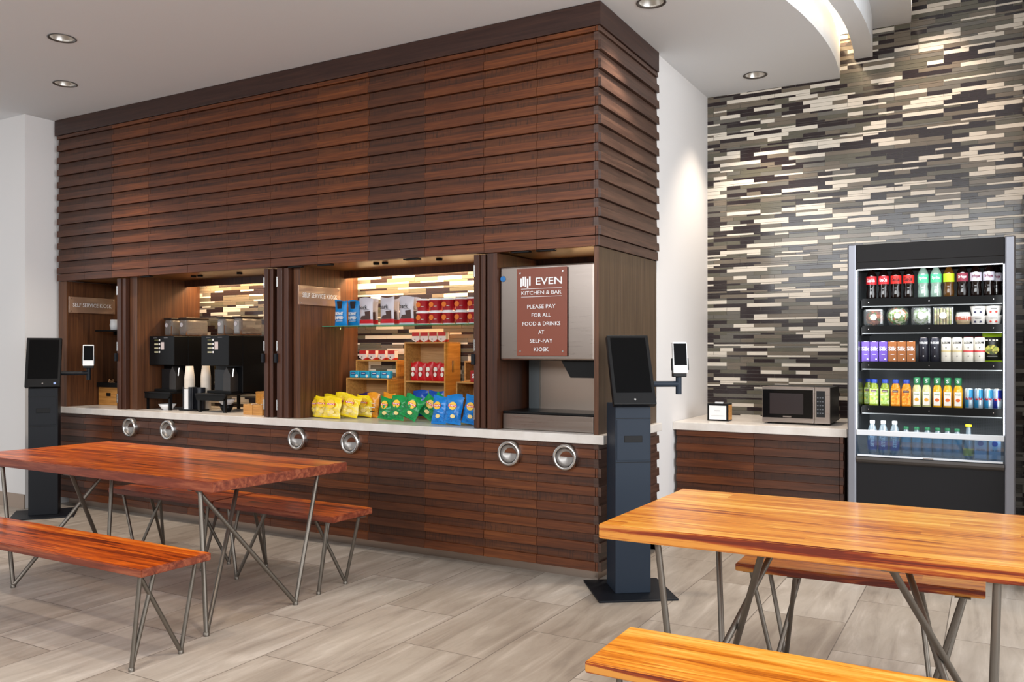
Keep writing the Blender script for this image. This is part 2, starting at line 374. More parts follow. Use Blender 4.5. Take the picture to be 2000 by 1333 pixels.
# right return of the slats on the end of the cabinet (facing +X) and the left one
M_slside = wood('slat_walnut_end_sheen', '33221b', '49332a', '5c4336', (2, 2, 45), .4)  # greyer walnut: the daylight sheen on the end slats is put into the colour
def end_slats(zb, y0, y1, side):
    mb = MB()
    for zt, z0 in slat_rows(zb):
        zm = z0+min(.06, (zt-z0)*.999); g = .004
        pr = [(-.03, z0+g), (.021, z0+g), (.019, zm), (.004, zm+.002), (.001, zt), (-.03, zt)]
        if zt-z0 < .08: pr = [(-.03, z0+g), (.013, z0+g), (.01, zt-.001), (-.03, zt-.001)]
        xs = [((p[0] if side > 0 else -5.53-p[0]), p[1]) for p in pr]
        mb.add([(x, y0, z) for x, z in xs]+[(x, y1, z) for x, z in xs], [(j, (j+1) % len(xs), len(xs)+(j+1) % len(xs), len(xs)+j) for j in range(len(xs))]+[tuple(range(len(xs))), tuple(range(len(xs), 2*len(xs)))[::-1]])
    return mb
end_slats(ZU, -.014, 1.035, 1).build('slat_panel', M_slside, uc, shim(uc))
slat_panel(-.0165, .0, ZU).build('corner_trim', [SL[0], TK[0]], uc, shim(uc))
MB().box(-5.555, .02, -.024, 1.035, 3.468, ZC-.002, 0, ch=.003).build('fascia', M_fascia, uc, shim(uc))
MB().box(-5.52, -.03, .03, 1.0, 2.12, 3.46).build('carcass', M_leaf, uc, shim(uc))
mb = MB(); mb.box(-5.45, -.03, .0305, .56, 2.105, 2.12).build('soffit', M_soffit, uc, shim(uc))
MB().box(-5.45, -.03, .56, .585, 2.045, 2.12).build('light_valance', M_leaf, uc, shim(uc))
for x0, x1 in ((-4.4, -2.95), (-2.5, -.98)):
    MB().box(x0, x1, .70, .715, 2.10, 2.118).build('led_strip', M_ledw, uc, shim(uc))
for x, y in [(-1.879, .164), (-1.799, .167), (-1.308, .16), (-3.962, .24), (-3.87, .233), (-3.383, .228)]:
    MB().lathe([(.022, -.014), (.024, 0), (.0, 0)], 16, c=(x, y, 2.105)).build('spot_cap', M_blackm, uc, shim(uc))
for x0 in (-2.6, -2.3, -1.5, -.62, -.44, -4.35):
    MB().box(x0, x0+.13, -.012, .03, 2.088, 2.0975, ch=.002).build('finger_pull', M_blackm, uc, shim(uc))

# ------------------------------------------------------------------ base cabinet with steel ports
bc = thing('base_cabinet', (-2.77, .3, 0), 'long dark walnut slatted base cabinet under the snack counter, with six round steel ports', 'cabinet')
ZB = [.866]+[.075+.1165*k for k in range(6, -1, -1)]
TB = [1, 0, 1, 1, 0, 0, 0, 2, 1, 0, 2, 0, 0]
SB = [-5.527, -5.117]+SEAM[2:]
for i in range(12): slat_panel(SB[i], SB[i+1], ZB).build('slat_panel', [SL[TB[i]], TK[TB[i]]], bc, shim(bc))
slat_panel(-.0165, .0, ZB).build('corner_trim', [SL[0], TK[0]], bc, shim(bc))
end_slats(ZB, -.014, 1.035, 1).build('slat_panel', M_slside, bc, shim(bc))
MB().box(-5.52, -.03, .03, 1.0, .08, .866).build('carcass', M_leaf, bc, shim(bc))
MB().box(-5.5, -.045, .085, .98, 0, .08).build('toe_kick', M_steelw, bc, shim(bc))
ringmb = MB().lathe([(.083, .012), (.083, -.045), (.078, -.056), (.066, -.056), (.062, -.05), (.060, -.014), (.0, -.013)], 40, axis='y')
bowlmb = MB().lathe([(.0585, -.047), (.055, -.030), (.046, -.022), (.0, -.0165)], 32, axis='y', cap=False)
M_bowl = P('spun_aluminium', '9d9894', .38, .7)
ring0 = None
for x in (-4.444, -3.949, -2.48, -1.957, -.621, -.215):
    if ring0 is None:
        ring0 = ringmb.build('steel_port', M_chrome, bc, Vector((x, 0, .777))+Vector(shim(bc))); bowlmb.build('port_bowl', M_bowl, ring0); ro = ring0; bw0 = kids(ring0)[0]
    else:
        ro = ring0.copy(); col.objects.link(ro); bw = bw0.copy(); col.objects.link(bw); bw.parent = ro; ro.location = Vector((x, 0, .777))+Vector(shim(bc))
tag(MB().box(-5.555, .046, -.035, .735, .868, .925, ch=.004).box(-.3, .042, .7, 1.035, .868, .925, ch=.004).build('countertop', M_counter),
    'long pale quartz countertop with chips and coffee machines on it', 'countertop')

# ------------------------------------------------------------------ niche panels, doors
np_ = thing('niche_partition', (-5.49, .35, .925), 'walnut end panel and post at the far left of the snack counter', 'panel')
MB().box(-5.53, -5.408, 0, .73, .925, 2.097).build('panel', M_panel, np_, shim(np_))
np_ = thing('niche_partition', (-4.56, .35, .925), 'walnut partition between the left niche and the coffee niche', 'panel')
MB().box(-4.56, -4.463, .05, .73, .925, 2.105).build('panel', M_panel, np_, shim(np_))
np_ = thing('niche_partition', (-2.6, .35, .925), 'walnut partition between the coffee niche and the snack niche', 'panel')
MB().box(-2.60, -2.53, .05, .73, .925, 2.105).build('panel', M_panel, np_, shim(np_))
np_ = thing('niche_partition', (-.8, .35, .925), 'walnut partition between the snack niche and the steel dispenser', 'panel')
MB().box(-.81, -.735, .0, .73, .925, 2.097).build('panel', M_leaf, np_, shim(np_))
np_ = thing('cabinet_end_panel', (-.015, .5, .925), 'tall brown end panel at the right corner of the snack counter', 'panel')
MB().box(-.032, -.001, .0, 1.03, .925, 2.097).build('panel', M_side, np_, shim(np_))
MB().box(-.032, -.001, -.004, .0, .925, 2.097).build('edge_band', M_panel, np_, shim(np_))
def door(x, label, face=1, w_=.042):
    """two folded leaves standing edge-on at the niche mouth"""
    d = thing('folding_door', (x, .0, .925), label, 'door')
    a, b = (0, w_) if face > 0 else (-w_, 0)
    MB().box(a, b, .0, .44, .002, 1.168, ch=.002).build('door_leaf', M_leaf, d)
    c0, c1 = (w_+.004, 2*w_) if face > 0 else (-2*w_, -w_-.004)
    MB().box(c0, c1, .012, .45, .002, 1.168, ch=.002).build('door_leaf', M_leaf, d)
    hx = .004 if face > 0 else -.004
    for z in (.1, .56, 1.06): MB().box(hx-.004, hx+.006, -.006, .0, z-.04, z+.04, ch=.001).build('hinge', M_chrome, d)
    MB().box(-.012 if face > 0 else -.012, .012, -.02, .0, .43, .5, ch=.002).build('latch', M_navyd, d)
    return d
door(-4.672, 'folded walnut door between the left niche and coffee machines', w_=.05)
door(-2.866, 'folded walnut door at the right end of the coffee niche')
door(-2.728, 'folded walnut door at the left end of the snack niche', w_=.054)
door(-.917, 'folded walnut door at the right end of the snack niche')

# self service signs
def service_sign(x, label):
    s_ = thing('acrylic_sign', (x+.006, .248, 1.88), label, 'sign', rz=R(90))
    MB().box(-.24, .24, -.004, .004, -.075, .075, ch=.002).build('sign_plate', M_acryl, s_, (0, -.012, 0))
    text('SELF SERVICE KIOSK', .40, .036, M_white, s_, (0, -.018, .0))
    for a in (-1, 1):
        for b in (-1, 1): MB().lathe([(.005, -.02), (.005, 0), (0, 0)], 10, axis='y', c=(a*.22, 0, b*.06)).build('standoff', M_chrome, s_)
    return s_
service_sign(-5.408, 'clear acrylic SELF SERVICE KIOSK sign in the left niche')
service_sign(-2.53, 'clear acrylic SELF SERVICE KIOSK sign beside the snack shelf')

# ------------------------------------------------------------------ hairpin tables and benches
def furniture(name, corners, zt, th, legs, label, cat, mats, r, group):
    cx = sum(c[0] for c in corners)/4; cy = sum(c[1] for c in corners)/4
    rt_ = thing(name, (cx, cy, 0), label, cat, group)
    pts = [(c[0]-cx, c[1]-cy) for c in corners]
    bm = bmesh.new(); vs = [bm.verts.new((x, y, z)) for z in (zt-th, zt) for x, y in pts]
    bm.faces.new(vs[:4][::-1]); bm.faces.new(vs[4:])
    for i in range(4): bm.faces.new((vs[i], vs[(i+1) % 4], vs[4+(i+1) % 4], vs[4+i]))
    bmesh.ops.bevel(bm, geom=list(bm.edges), offset=.004, segments=2, affect='EDGES'); bmesh.ops.recalc_face_normals(bm, faces=bm.faces)
    me = bpy.data.meshes.new(name+'_top')
    for f in bm.faces: f.material_index = 0 if abs(f.normal.z) > .7 else (1 if len(mats) > 2 else 0)
    bm.to_mesh(me); bm.free()
    for m_ in mats[:-1]: me.materials.append(m_)
    o = bpy.data.objects.new('tabletop' if 'table' in name else 'seat', me); col.objects.link(o); o.parent = rt_
    for foot, tops in legs:
        mb = MB(); fz = r
        for tx, ty in tops: mb.tube([(foot[0]-cx, foot[1]-cy, fz), (tx-cx, ty-cy, zt-th+.002)], r, 12)
        mb.lathe([(r*1.25, 0), (r*1.25, r*1.6), (0, r*2.2)], 12, c=(foot[0]-cx, foot[1]-cy, 0))
        for tx, ty in tops: mb.box(tx-cx-.03, tx-cx+.03, ty-cy-.03, ty-cy+.03, zt-th-.004, zt-th)
        mb.build('leg', mats[-1], rt_)
    return rt_
furniture('dining_table', [(-1.349, -1.829), (-1.275, -.871), (-3.6, -.831), (-3.67, -1.79)], .775, .055,
          [((-1.345, -1.868), [(-1.483, -1.79), (-1.72, -1.30)]), ((-1.33, -1.25), [(-1.513, -1.79), (-1.40, -.99)]),
           ((-3.083, -1.84), [(-3.342, -1.76), (-2.884, -1.30)]), ((-3.079, -1.208), [(-2.614, -1.77), (-3.172, -1.10)])],
          'large reddish hardwood table with hairpin legs in front of the coffee niche', 'table', [M_topL, M_endL, M_rod], .0125, 'hairpin leg dining tables')
furniture('dining_table', [(.792, -1.81), (.809, -.835), (2.47, -.787), (2.45, -1.777)], .775, .057,
          [((1.103, -1.777), [(1.011, -1.75), (1.378, -1.2)]), ((1.128, -1.257), [(.999, -.901), (1.405, -1.75)]),
           ((2.116, -1.79), [(2.14, -1.74), (1.797, -1.2)]), ((2.129, -1.262), [(2.152, -.9), (1.832, -1.75)])],
          'large amber hardwood table with hairpin legs in front of the cooler', 'table', [M_topR, M_endR, M_rod], .0125, 'hairpin leg dining tables')
furniture('bench', [(-1.179, -2.372), (-1.167, -1.991), (-3.3, -1.985), (-3.3, -2.38)], .47, .037,
          [((-1.255, -2.365), [(-1.255, -2.318), (-1.255, -2.242)]), ((-1.252, -2.10), [(-1.255, -2.330), (-1.255, -2.009)]),
           ((-3.2, -2.365), [(-3.2, -2.318), (-3.2, -2.242)]), ((-3.2, -2.10), [(-3.2, -2.33), (-3.2, -2.01)])],
          'long reddish hardwood bench on the near side of the left table', 'bench', [M_topL, M_endL, M_rod], .0105, 'hairpin leg benches')
furniture('bench', [(-1.244, -1.034), (-1.237, -.675), (-2.27, -.64), (-2.275, -1.02)], .47, .037,
          [((-1.359, -1.03), [(-1.33, -.985), (-1.39, -.9)]), ((-1.372, -.775), [(-1.436, -.98), (-1.25, -.79)]),
           ((-2.044, -1.03), [(-2.174, -.98), (-1.838, -.98)]), ((-2.125, -.70), [(-1.94, -.98), (-2.1, -.77)])],
          'short reddish hardwood bench behind the left table, the nearer of the two there', 'bench', [M_topL, M_endL, M_rod], .0105, 'hairpin leg benches')
furniture('bench', [(-2.295, -1.02), (-2.29, -.64), (-3.36, -.62), (-3.37, -1.0)], .47, .037,
          [((-2.40, -1.0), [(-2.373, -.97), (-2.5, -.75)]), ((-2.387, -.784), [(-2.466, -.975), (-2.36, -.70)]),
           ((-3.064, -1.0), [(-3.243, -.97), (-2.95, -.87)]), ((-3.151, -.703), [(-2.946, -.97), (-3.1, -.78)])],
          'short reddish hardwood bench behind the left table, the farther of the two there', 'bench', [M_topL, M_endL, M_rod], .0105, 'hairpin leg benches')
furniture('bench', [(1.095, -.943), (1.09, -.57), (2.10, -.54), (2.102, -.892)], .47, .035,
          [((1.267, -.925), [(1.157, -.9), (1.348, -.7)]), ((1.285, -.762), [(1.175, -.65), (1.354, -.9)]),
           ((1.90, -.87), [(2.02, -.88), (1.84, -.7)]), ((1.93, -.70), [(2.04, -.60), (1.86, -.86)])],
          'amber hardwood bench on the far side of the right table', 'bench', [M_topR, M_endR, M_rod], .0105, 'hairpin leg benches')
furniture('bench', [(1.008, -2.409), (1.006, -2.022), (2.75, -2.015), (2.75, -2.40)], .47, .037,
          [((1.12, -2.39), [(1.105, -2.36), (1.25, -2.2)]), ((1.13, -2.12), [(1.10, -2.07), (1.25, -2.35)]),
           ((2.6, -2.38), [(2.62, -2.36), (2.5, -2.2)]), ((2.6, -2.12), [(2.62, -2.07), (2.5, -2.35)])],
          'amber hardwood bench at the near side of the right table, cut by the frame', 'bench', [M_topR, M_endR, M_rod], .0105, 'hairpin leg benches')

# ------------------------------------------------------------------ payment stands
def pay_stand(loc, rz, label, cm, cmd, tilt, arm, mark, ws=1.):
    k = thing('payment_stand', loc, label, 'kiosk', 'self payment stands', rz)
    MB().box(-.235*ws, .235*ws, -.225, .235, 0, .012, ch=.003).build('base_plate', M_navyd, k, (.0, -.03, 0))
    MB().box(-.107*ws, .107*ws, -.117, .117, .012, 1.13, ch=.004).build('column', cm, k)
    dp = MB().box(-.098*ws, .098*ws, -.1205, -.1165, .80, 1.04, ch=.001).build('access_door', cm, k)
    MB().box(-.055, .055, -.123, -.1195, .905, .945, ch=.002).build('handle', M_black, dp)
    for z in (1.046, .786): MB().box(-.107*ws, .107*ws, -.119, -.1165, z, z+.004).build('trim_line', cmd, k)
    hd = MB().box(-.128*ws, .128*ws, 0, .045, 0, .455, ch=.004).build('screen_housing', M_black, k, (0, -.175, 1.135), (-tilt, 0, 0))
    MB().box(-.108*ws, .108*ws, -.002, .0, .075, .435).build('display', M_screen, hd)
    MB().lathe([(.006, -.004), (.006, .001), (0, .001)], 12, axis='y', c=(0, -.0, .03)).build('camera_dot', M_chrome, hd)
    if mark: MB().box(.085, .103, -.002, .0, .022, .04).build('sticker', P('sticker_blue', '8fa8dd', .5), hd)
    MB().box(-.06, .06, .02, .1, -.12, .02).build('neck', M_black, k, (0, -.12, 1.25))
    MB().tube([(.10, -.03, 1.247), (arm, -.03, 1.247)], .018, 14).lathe([(.018, 1.185), (.018, 1.30)], 14, c=(arm, -.03, 0)).build('arm', cm, k)
    ct = MB().box(-.042, .042, -.018, .018, 0, .05, ch=.004).build('terminal_holder', M_black, k, (arm, -.04, 1.29))
    tr_ = MB().box(-.045, .045, -.013, .013, 0, .19, ch=.005).build('card_terminal', M_white, k, (arm, -.064, 1.312), (-R(8), 0, 0))
    MB().box(-.039, .039, -.015, -.0125, .048, .18).build('display', M_screen, tr_)
    for a in (-1, 1): MB().box(a*.046, a*.052, -.008, .012, .02, .09).build('clip', M_black, tr_)
    return k
pay_stand((.205, -.03, 0), R(36), 'slate blue self-payment stand at the right corner of the snack counter', M_navy, M_navyd, R(26), .305, False)
pay_stand((-5.18, -.35, 0), R(52), 'black self-payment stand at the far left end of the snack counter', M_navyd, M_black, R(20), .35, True, 1.07)

# ------------------------------------------------------------------ steel dispenser
dm = thing('ice_dispenser', (-.39, .35, .925), 'stainless steel drink dispenser with a brown payment notice on it', 'dispenser')
f0 = -Vector(dm.location)
MB().box(-.730, -.045, .03, .68, 1.385, 2.005, ch=.012).build('housing', M_steel, dm, f0)
MB().box(-.62, -.05, .40, .68, 1.03, 1.39).build('splash_back', M_steelw, dm, f0)
MB().box(-.70, -.62, .38, .68, 1.03, 1.39).build('side_wing', P('grey_steel', '6d7376', .35, .8), dm, f0)
MB().box(-.725, -.065, .06, .68, .927, 1.03, ch=.004).build('drip_tray_body', M_steel, dm, f0)
MB().box(-.73, -.06, .07, .66, 1.031, 1.046, ch=.003).build('drip_grille', M_black, dm, f0)
MB().prism([(-.30, 1.384), (-.05, 1.384), (-.05, 1.275), (-.235, 1.275)], .08, .3, axis='y').build('ice_chute', M_blackm, dm, f0)
MB().lathe([(.018, .024), (.02, .03), (0, .03)], 20, axis='y', c=(-.705, 0, 1.925)).build('badge', P('badge_blue', '2b6fae', .3), dm, f0)
ps = thing('payment_notice', (-.411, .028, 1.70), 'clear brown notice with white lettering fixed to the steel dispenser', 'sign')
M_notice = P('notice_brown', '7d4332', .35)
MB().box(-.183, .183, -.006, 0, -.285, .285, ch=.002).build('sign_plate', M_notice, ps, (0, -.008, 0))
for a in (-1, 1):
    for b in (-1, 1): MB().lathe([(.006, -.018), (.006, 0), (0, 0)], 12, axis='y', c=(a*.155, 0, b*.255)).build('standoff', M_chrome, ps)
for i, (x, z0, z1) in enumerate(((-.148, .165, .222), (-.132, .172, .232), (-.116, .165, .232), (-.100, .158, .218), (-.084, .172, .232))):
    MB().box(x-.0055, x+.0055, -.017, -.0145, z0, z1).build('logo_bar', M_white, ps)
text('EVEN', .19, .046, M_white, ps, (.055, -.0165, .199), bold=.01)
MB().box(-.148, .148, -.0165, -.0145, .150, .1525).box(-.148, .148, -.0165, -.0145, .098, .1005).build('logo_rule', M_white, ps)
text('KITCHEN & BAR', .29, .024, M_white, ps, (0, -.0165, .125))
for i, (s_, w_) in enumerate((('PLEASE PAY', .205), ('FOR ALL', .14), ('FOOD & DRINKS', .275), ('AT', .042), ('SELF-PAY', .165), ('KIOSK', .108))):
    text(s_, w_, .025, M_white, ps, (0, -.0165, .035-i*.0555))

# ------------------------------------------------------------------ downlights
M_refl = P('lamp_reflector', 'cfccc8', .32, .9); M_trim = P('lamp_trim', '5a5552', .4, .5)
names = ['recessed downlight in the ceiling at the upper left corner', 'recessed downlight in the ceiling nearest the left end of the cabinet', 'recessed downlight in the low ceiling before the mosaic wall', 'recessed downlight above the right corner of the slatted cabinet']
for (x, y), lb in zip(DL+DLX[:0], names):
    d = thing('downlight', (x, y, ZC), lb, 'ceiling light', 'recessed downlights')
    MB().lathe([(.085, .002), (.093, -.004), (.088, -.006), (.078, -.003), (.076, .004)], 36, cap=False).build('trim_ring', M_trim, d)
    MB().lathe([(.079, -.002), (.068, .04), (.06, .07), (.058, .09)], 36, cap=False).build('reflector', M_refl, d, fix=False)
    MB().lathe([(.058, .09), (.03, .088), (0, .084)], 24, cap=False).build('lamp', M_bulb, d)

# ------------------------------------------------------------------ right cabinet, microwave, card holder
rc = thing('base_cabinet', (.61, 1.86, 0), 'dark walnut slatted cabinet under the microwave', 'cabinet')
ZR = [.846]+[.10+.1165*k for k in range(6, -1, -1)]
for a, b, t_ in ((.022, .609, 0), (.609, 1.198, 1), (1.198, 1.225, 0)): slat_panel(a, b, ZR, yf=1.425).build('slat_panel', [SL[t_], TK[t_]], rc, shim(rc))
MB().box(.02, 1.225, 1.456, 2.29, .1, .845).build('carcass', M_leaf, rc, shim(rc)); MB().box(.03, 1.22, 1.5, 2.29, 0, .1).build('toe_kick', M_steelw, rc, shim(rc))
tag(MB().box(.002, 1.25, 1.39, 2.296, .847, .906, ch=.004).build('countertop', M_counter), 'short pale quartz countertop carrying the microwave', 'countertop')
mw = thing('microwave', (.867, 1.6, .906), 'stainless steel and black microwave oven on the short countertop', 'microwave')
MB().box(-.24, .24, .012, .40, .012, .275, ch=.004).build('body', M_black, mw)
dr = MB().box(-.241, .128, -.006, .012, .012, .277, ch=.003).build('door', M_steel, mw)
MB().box(-.237, .122, -.009, -.004, .047, .255).build('door_glass', P('oven_black', '0c0a0a', .12), dr)
MB().box(-.185, .055, -.0102, -.0085, .075, .228).build('window_mesh', P('oven_window', '2a2020', .3), dr)
MB().box(-.09, -.03, -.0105, -.0085, .052, .062).build('badge', M_steel, dr)
pn = MB().box(.131, .241, -.006, .012, .012, .277, ch=.003).build('control_panel', M_steel, mw)
MB().box(.146, .205, -.008, -.004, .06, .25).build('keypad', P('keypad_black', '0d0f14', .3), pn)
for i in range(5):
    for j in range(3): MB().box(.151+j*.017, .161+j*.017, -.0088, -.0078, .085+i*.028, .093+i*.028).build('key', P('key_grey', '6d7178', .5), pn)
for a in (-.2, .2):
    for b in (.05, .36): MB().lathe([(.015, 0), (.015, .013), (0, .013)], 12, c=(a, b, 0)).build('foot', M_black, mw)
ch = thing('card_holder', (.282, 1.62, .906), 'small black holder with a white card on the short countertop', 'holder')
MB().box(-.082, .082, .0, .11, 0, .135, ch=.003).build('holder_body', M_black, ch)
MB().box(-.066, .066, -.002, 0, .012, .118).build('card', M_white, ch)
MB().box(-.025, .02, -.0028, -.002, .078, .082).build('card_mark', P('ink_grey', '8a8a8a', .6), ch)
MB().box(-.05, .05, -.0028, -.002, .04, .0415).build('card_rule', P('ink_grey'), ch)
MB().box(.082, .084, .005, .1, .01, .125).build('side_plate', M_bamboo, ch)
MB().box(-.03, .03, .03, .06, .133, .145).build('paper_top', M_white, ch)

# ------------------------------------------------------------------ open cooler
cl = thing('drinks_cooler', (1.758, 1.79, 0), 'tall open-front drinks cooler with grey metal sides against the mosaic wall', 'cooler'); cs = shim(cl)
M_alu = P('cooler_aluminium', '878890', .35, .6); M_cdark = P('cooler_dark_panel', '1d1b1c', .5, 0, spec=.25); M_liner = P('cooler_liner', '4b4e50', .22, .75)
MB().box(1.265, 1.321, 1.30, 2.28, 0, 2.171, ch=.01).build('side_panel', M_alu, cl, cs)
MB().box(2.191, 2.251, 1.30, 2.28, 0, 2.171, ch=.01).build('side_panel', M_alu, cl, cs)
MB().box(1.321, 2.191, 1.305, 2.27, 2.045, 2.165, ch=.004).build('canopy', M_cdark, cl, cs)
MB().box(1.321, 2.191, 1.305, 1.33, 2.0, 2.045).build('canopy_lip', M_cdark, cl, cs)
MB().box(1.321, 2.191, 1.32, 2.27, .05, .69).build('lower_panel', P('cooler_lower', '171618', .5, spec=.25), cl, cs)
MB().prism([(1.300, .70), (1.294, .715), (1.300, .732), (1.32, .737), (1.34, .735), (1.34, .69), (1.31, .69)], 1.321, 2.191, axis='x').build('bumper', P('bumper_grey', '4c4744', .3, .5), cl, cs)
MB().box(1.33, 2.18, 1.4, 2.2, 0, .05).build('base', M_black, cl, cs)
m = P('perforated_liner', '55585a', .4, .5); t = NT(m); v = t.n('ShaderNodeTexVoronoi'); v.inputs['Scale'].default_value = 95; v.inputs['Randomness'].default_value = 0
t.l(t.coords((1, 1, 1)), v.inputs['Vector']); t.l(t.ramp(v.outputs['Distance'], [(.24, '17181a'), (.32, '606467')]), t.b.inputs['Base Color'])
MB().box(1.33, 2.182, 1.95, 1.98, .74, 2.03).build('back_liner', m, cl, cs)
for a, b in ((1.3211, 1.33), (2.182, 2.1909)): MB().box(a, b, 1.34, 1.98, .735, 2.03).build('side_liner', M_liner, cl, cs)
MB().box(1.33, 2.182, 1.34, 1.95, .735, .75).build('deck', M_liner, cl, cs)
MB().box(1.325, 2.187, 1.303, 1.308, .75, .878).build('front_glass', glassy('cooler_glass', 'bcd2e4', .95, .02, .06), cl, cs)
MB().box(1.3215, 2.1905, 1.298, 1.315, .878, .914, ch=.004).build('glass_rail', P('rail_white', 'd5d8dc', .35), cl, cs)
MB().box(1.33, 2.182, 1.30, 1.312, .738, .75).build('glass_channel', P('rail_white'), cl, cs)
MB().box(1.73, 1.79, 1.2975, 1.2995, .738, .747).build('maker_plate', M_chrome, cl, cs)
for a, b in ((1.3215, 1.3275), (2.1845, 2.1905)): MB().box(a, b, 1.301, 1.306, .916, 1.995).build('led_strip', M_lemg, cl, cs)
MB().box(1.33, 2.182, 1.301, 1.306, 1.992, 1.999).build('led_strip', P('led_soft', 'f4f8ff', emit=1.2), cl, cs)
SHZ = [1.80, 1.615, 1.37, 1.068]
for z in SHZ:
    sh = MB().box(1.345, 2.175, 1.425, 1.945, z-.012, z).build('shelf', M_blackm, cl, cs)
    MB().box(1.345, 2.18, 1.418, 1.426, z-.045, z+.006, ch=.001).build('shelf_lip', P('lip_black', '050505', .4, spec=.15), sh)
    MB().box(1.345, 2.18, 1.418, 1.430, z-.052, z-.0455).build('shelf_edge', P('edge_light', '8c9092', .4, .3), sh)
    for x in (1.385, 1.758, 2.13): MB().lathe([(.003, -.002), (.003, 0), (0, 0)], 8, axis='y', c=(x, 1.4175, z-.02)).build('screw', M_chrome, sh)
    MB().box(1.336, 1.344, 1.44, 1.9, z-.06, z-.005).build('bracket', M_black, sh)
for i, z in enumerate([2.02]+[s_-.06 for s_ in SHZ]):
    lamp('cooler_lamp', 'AREA', (1.756, 1.42 if i else 1.36, z), 0.6 if i else 1.2, (.93, .97, 1), shape='RECTANGLE', size=.8, size_y=.03, rot=(R(12), 0, 0))
for x, a in ((1.34, -1), (2.17, 1)): lamp('cooler_side_lamp', 'AREA', (x, 1.36, 1.4), .8, (.93, .97, 1), shape='RECTANGLE', size=1.1, size_y=.03, rot=(R(90), R(90), R(30*a)))

# ---- drinks
def B(prof, mats, wr=None, seg=20, c=None): return prof, mats
def soda(label, body, lab, cap, words, wc, x, y=1.50, z=1.80, bl=False, group='soda bottles on the top cooler shelf'):
    o = thing('soda_bottle', (x, y, z+.0005), label, 'bottle', group)
    bt = MB().lathe([(.024, .0), (.031, .004), (.033, .014), (.0335, .045), (.030, .07), (.029, .085), (.0325, .10), (.0335, .115), (.0335, .158), (.030, .172), (.020, .195), (.0125, .209), (.0125, .218)], 22).build('bottle_body', body, o)
    MB().lathe([(.034, .105), (.0343, .108), (.0343, .158), (.034, .161)], 24).build('bottle_label', lab, o)
    MB().lathe([(.0145, .214), (.0145, .231), (.012, .233), (0, .233)], 16).build('bottle_cap', cap, o)
    if words: text(words, .052, .026, wc, o, (0, 0, .134), wrap=.0352, bold=.02)
    return o
M_cola = P('cola', '140907', .06, coat=.6); M_lime = glassy('lime_soda', 'c2dfd0', .45, .05, .2); M_amber = P('pale_soda', '5c3a12', .08, coat=.5)
redc = P('cap_red', 'a8141c', .4); lab_red = P('label_red', 'c9222b', .4); lab_red2 = P('label_scarlet', 'd8281f', .4); lab_green = P('label_green', '55c895', .4); lab_lemon = P('label_lemon', 'b9d81c', .4)
lab_mar = P('label_maroon', '8d2c40', .4); lab_silver = P('label_silver', 'cfcbd6', .35); capb = P('cap_black', '121212', .4); capg = P('cap_green', '1a6a42', .4); W = M_white; inkb = P('ink_black', '141416', .5); inkm = P('ink_maroon', '7c2545', .5); inkg = P('ink_green', '1d7a3c', .5)
soda('leftmost cola bottle in front with a red label and white script', M_cola, lab_red, redc, 'Coca-Cola', W, 1.394)
soda('cola bottle with white script on red, between its twin and a black-script bottle', M_cola, lab_red, redc, 'Coca-Cola', W, 1.472)
soda('zero cola bottle with black script on scarlet, left of its twin', M_cola, lab_red2, capb, 'Coca-Cola', inkb, 1.550)
soda('zero cola bottle with black script on scarlet, beside the clear lime soda', M_cola, lab_red2, capb, 'Coca-Cola', inkb, 1.629)
soda('clear lime soda bottle beside the scarlet cola labels', M_lime, lab_green, capg, 'Sprite', W, 1.717)
soda('clear lime soda bottle beside the amber soda', M_lime, lab_green, capg, 'Sprite', W, 1.795)
soda('amber soda bottle with a lemon green label', M_amber, lab_lemon, capg, None, inkg, 1.871)
soda('dark soda bottle with a maroon label', M_cola, lab_mar, redc, 'Dr Pepper', W, 1.952)
soda('dark soda bottle with a silver label next to the maroon one', M_cola, lab_silver, W, 'Dr Pepper', inkm, 2.030)
soda('dark soda bottle with a silver label, second from the right end', M_cola, lab_silver, W, 'Dr Pepper', inkm, 2.104)
soda('rightmost dark soda bottle, half in shadow by the cooler side', M_cola, lab_silver, W, 'Dr Pepper', inkm, 2.146, y=1.60)

# ---- salads and yogurts on the second shelf
def foodmat(name, cols, scale=60):
    m = P(name, cols[0], .5); t = NT(m); v = t.n('ShaderNodeTexVoronoi'); v.inputs['Scale'].default_value = scale; t.l(t.coords((1, 1, 1)), v.inputs['Vector'])
    s2 = t.n('ShaderNodeSeparateColor'); t.l(v.outputs['Color'], s2.inputs[0])
    t.l(t.ramp(s2.outputs[0], [(i/len(cols), c) for i, c in enumerate(cols)], 'CONSTANT'), t.b.inputs['Base Color']); return m
def lump(rx, ry, rz, z, seed, zmin=None, n=10, amp=.12):
    rnd = random.Random(seed); mb = MB(); v = []; f = []
    for i in range(n+1):
        th = pi*i/n
        for k in range(16):
            ph = 2*pi*k/16; q = 1+amp*(rnd.random()-.5)*(0 if i in (0, n) else 1); hz = z+rz*cos(th)*q
            v.append((rx*sin(th)*cos(ph)*q, ry*sin(th)*sin(ph)*q, max(hz, zmin if zmin is not None else -9)))
    for i in range(n):
        for k in range(16): f.append((i*16+k, i*16+(k+1) % 16, (i+1)*16+(k+1) % 16, (i+1)*16+k))
    return mb.add(v, f, 0, True)
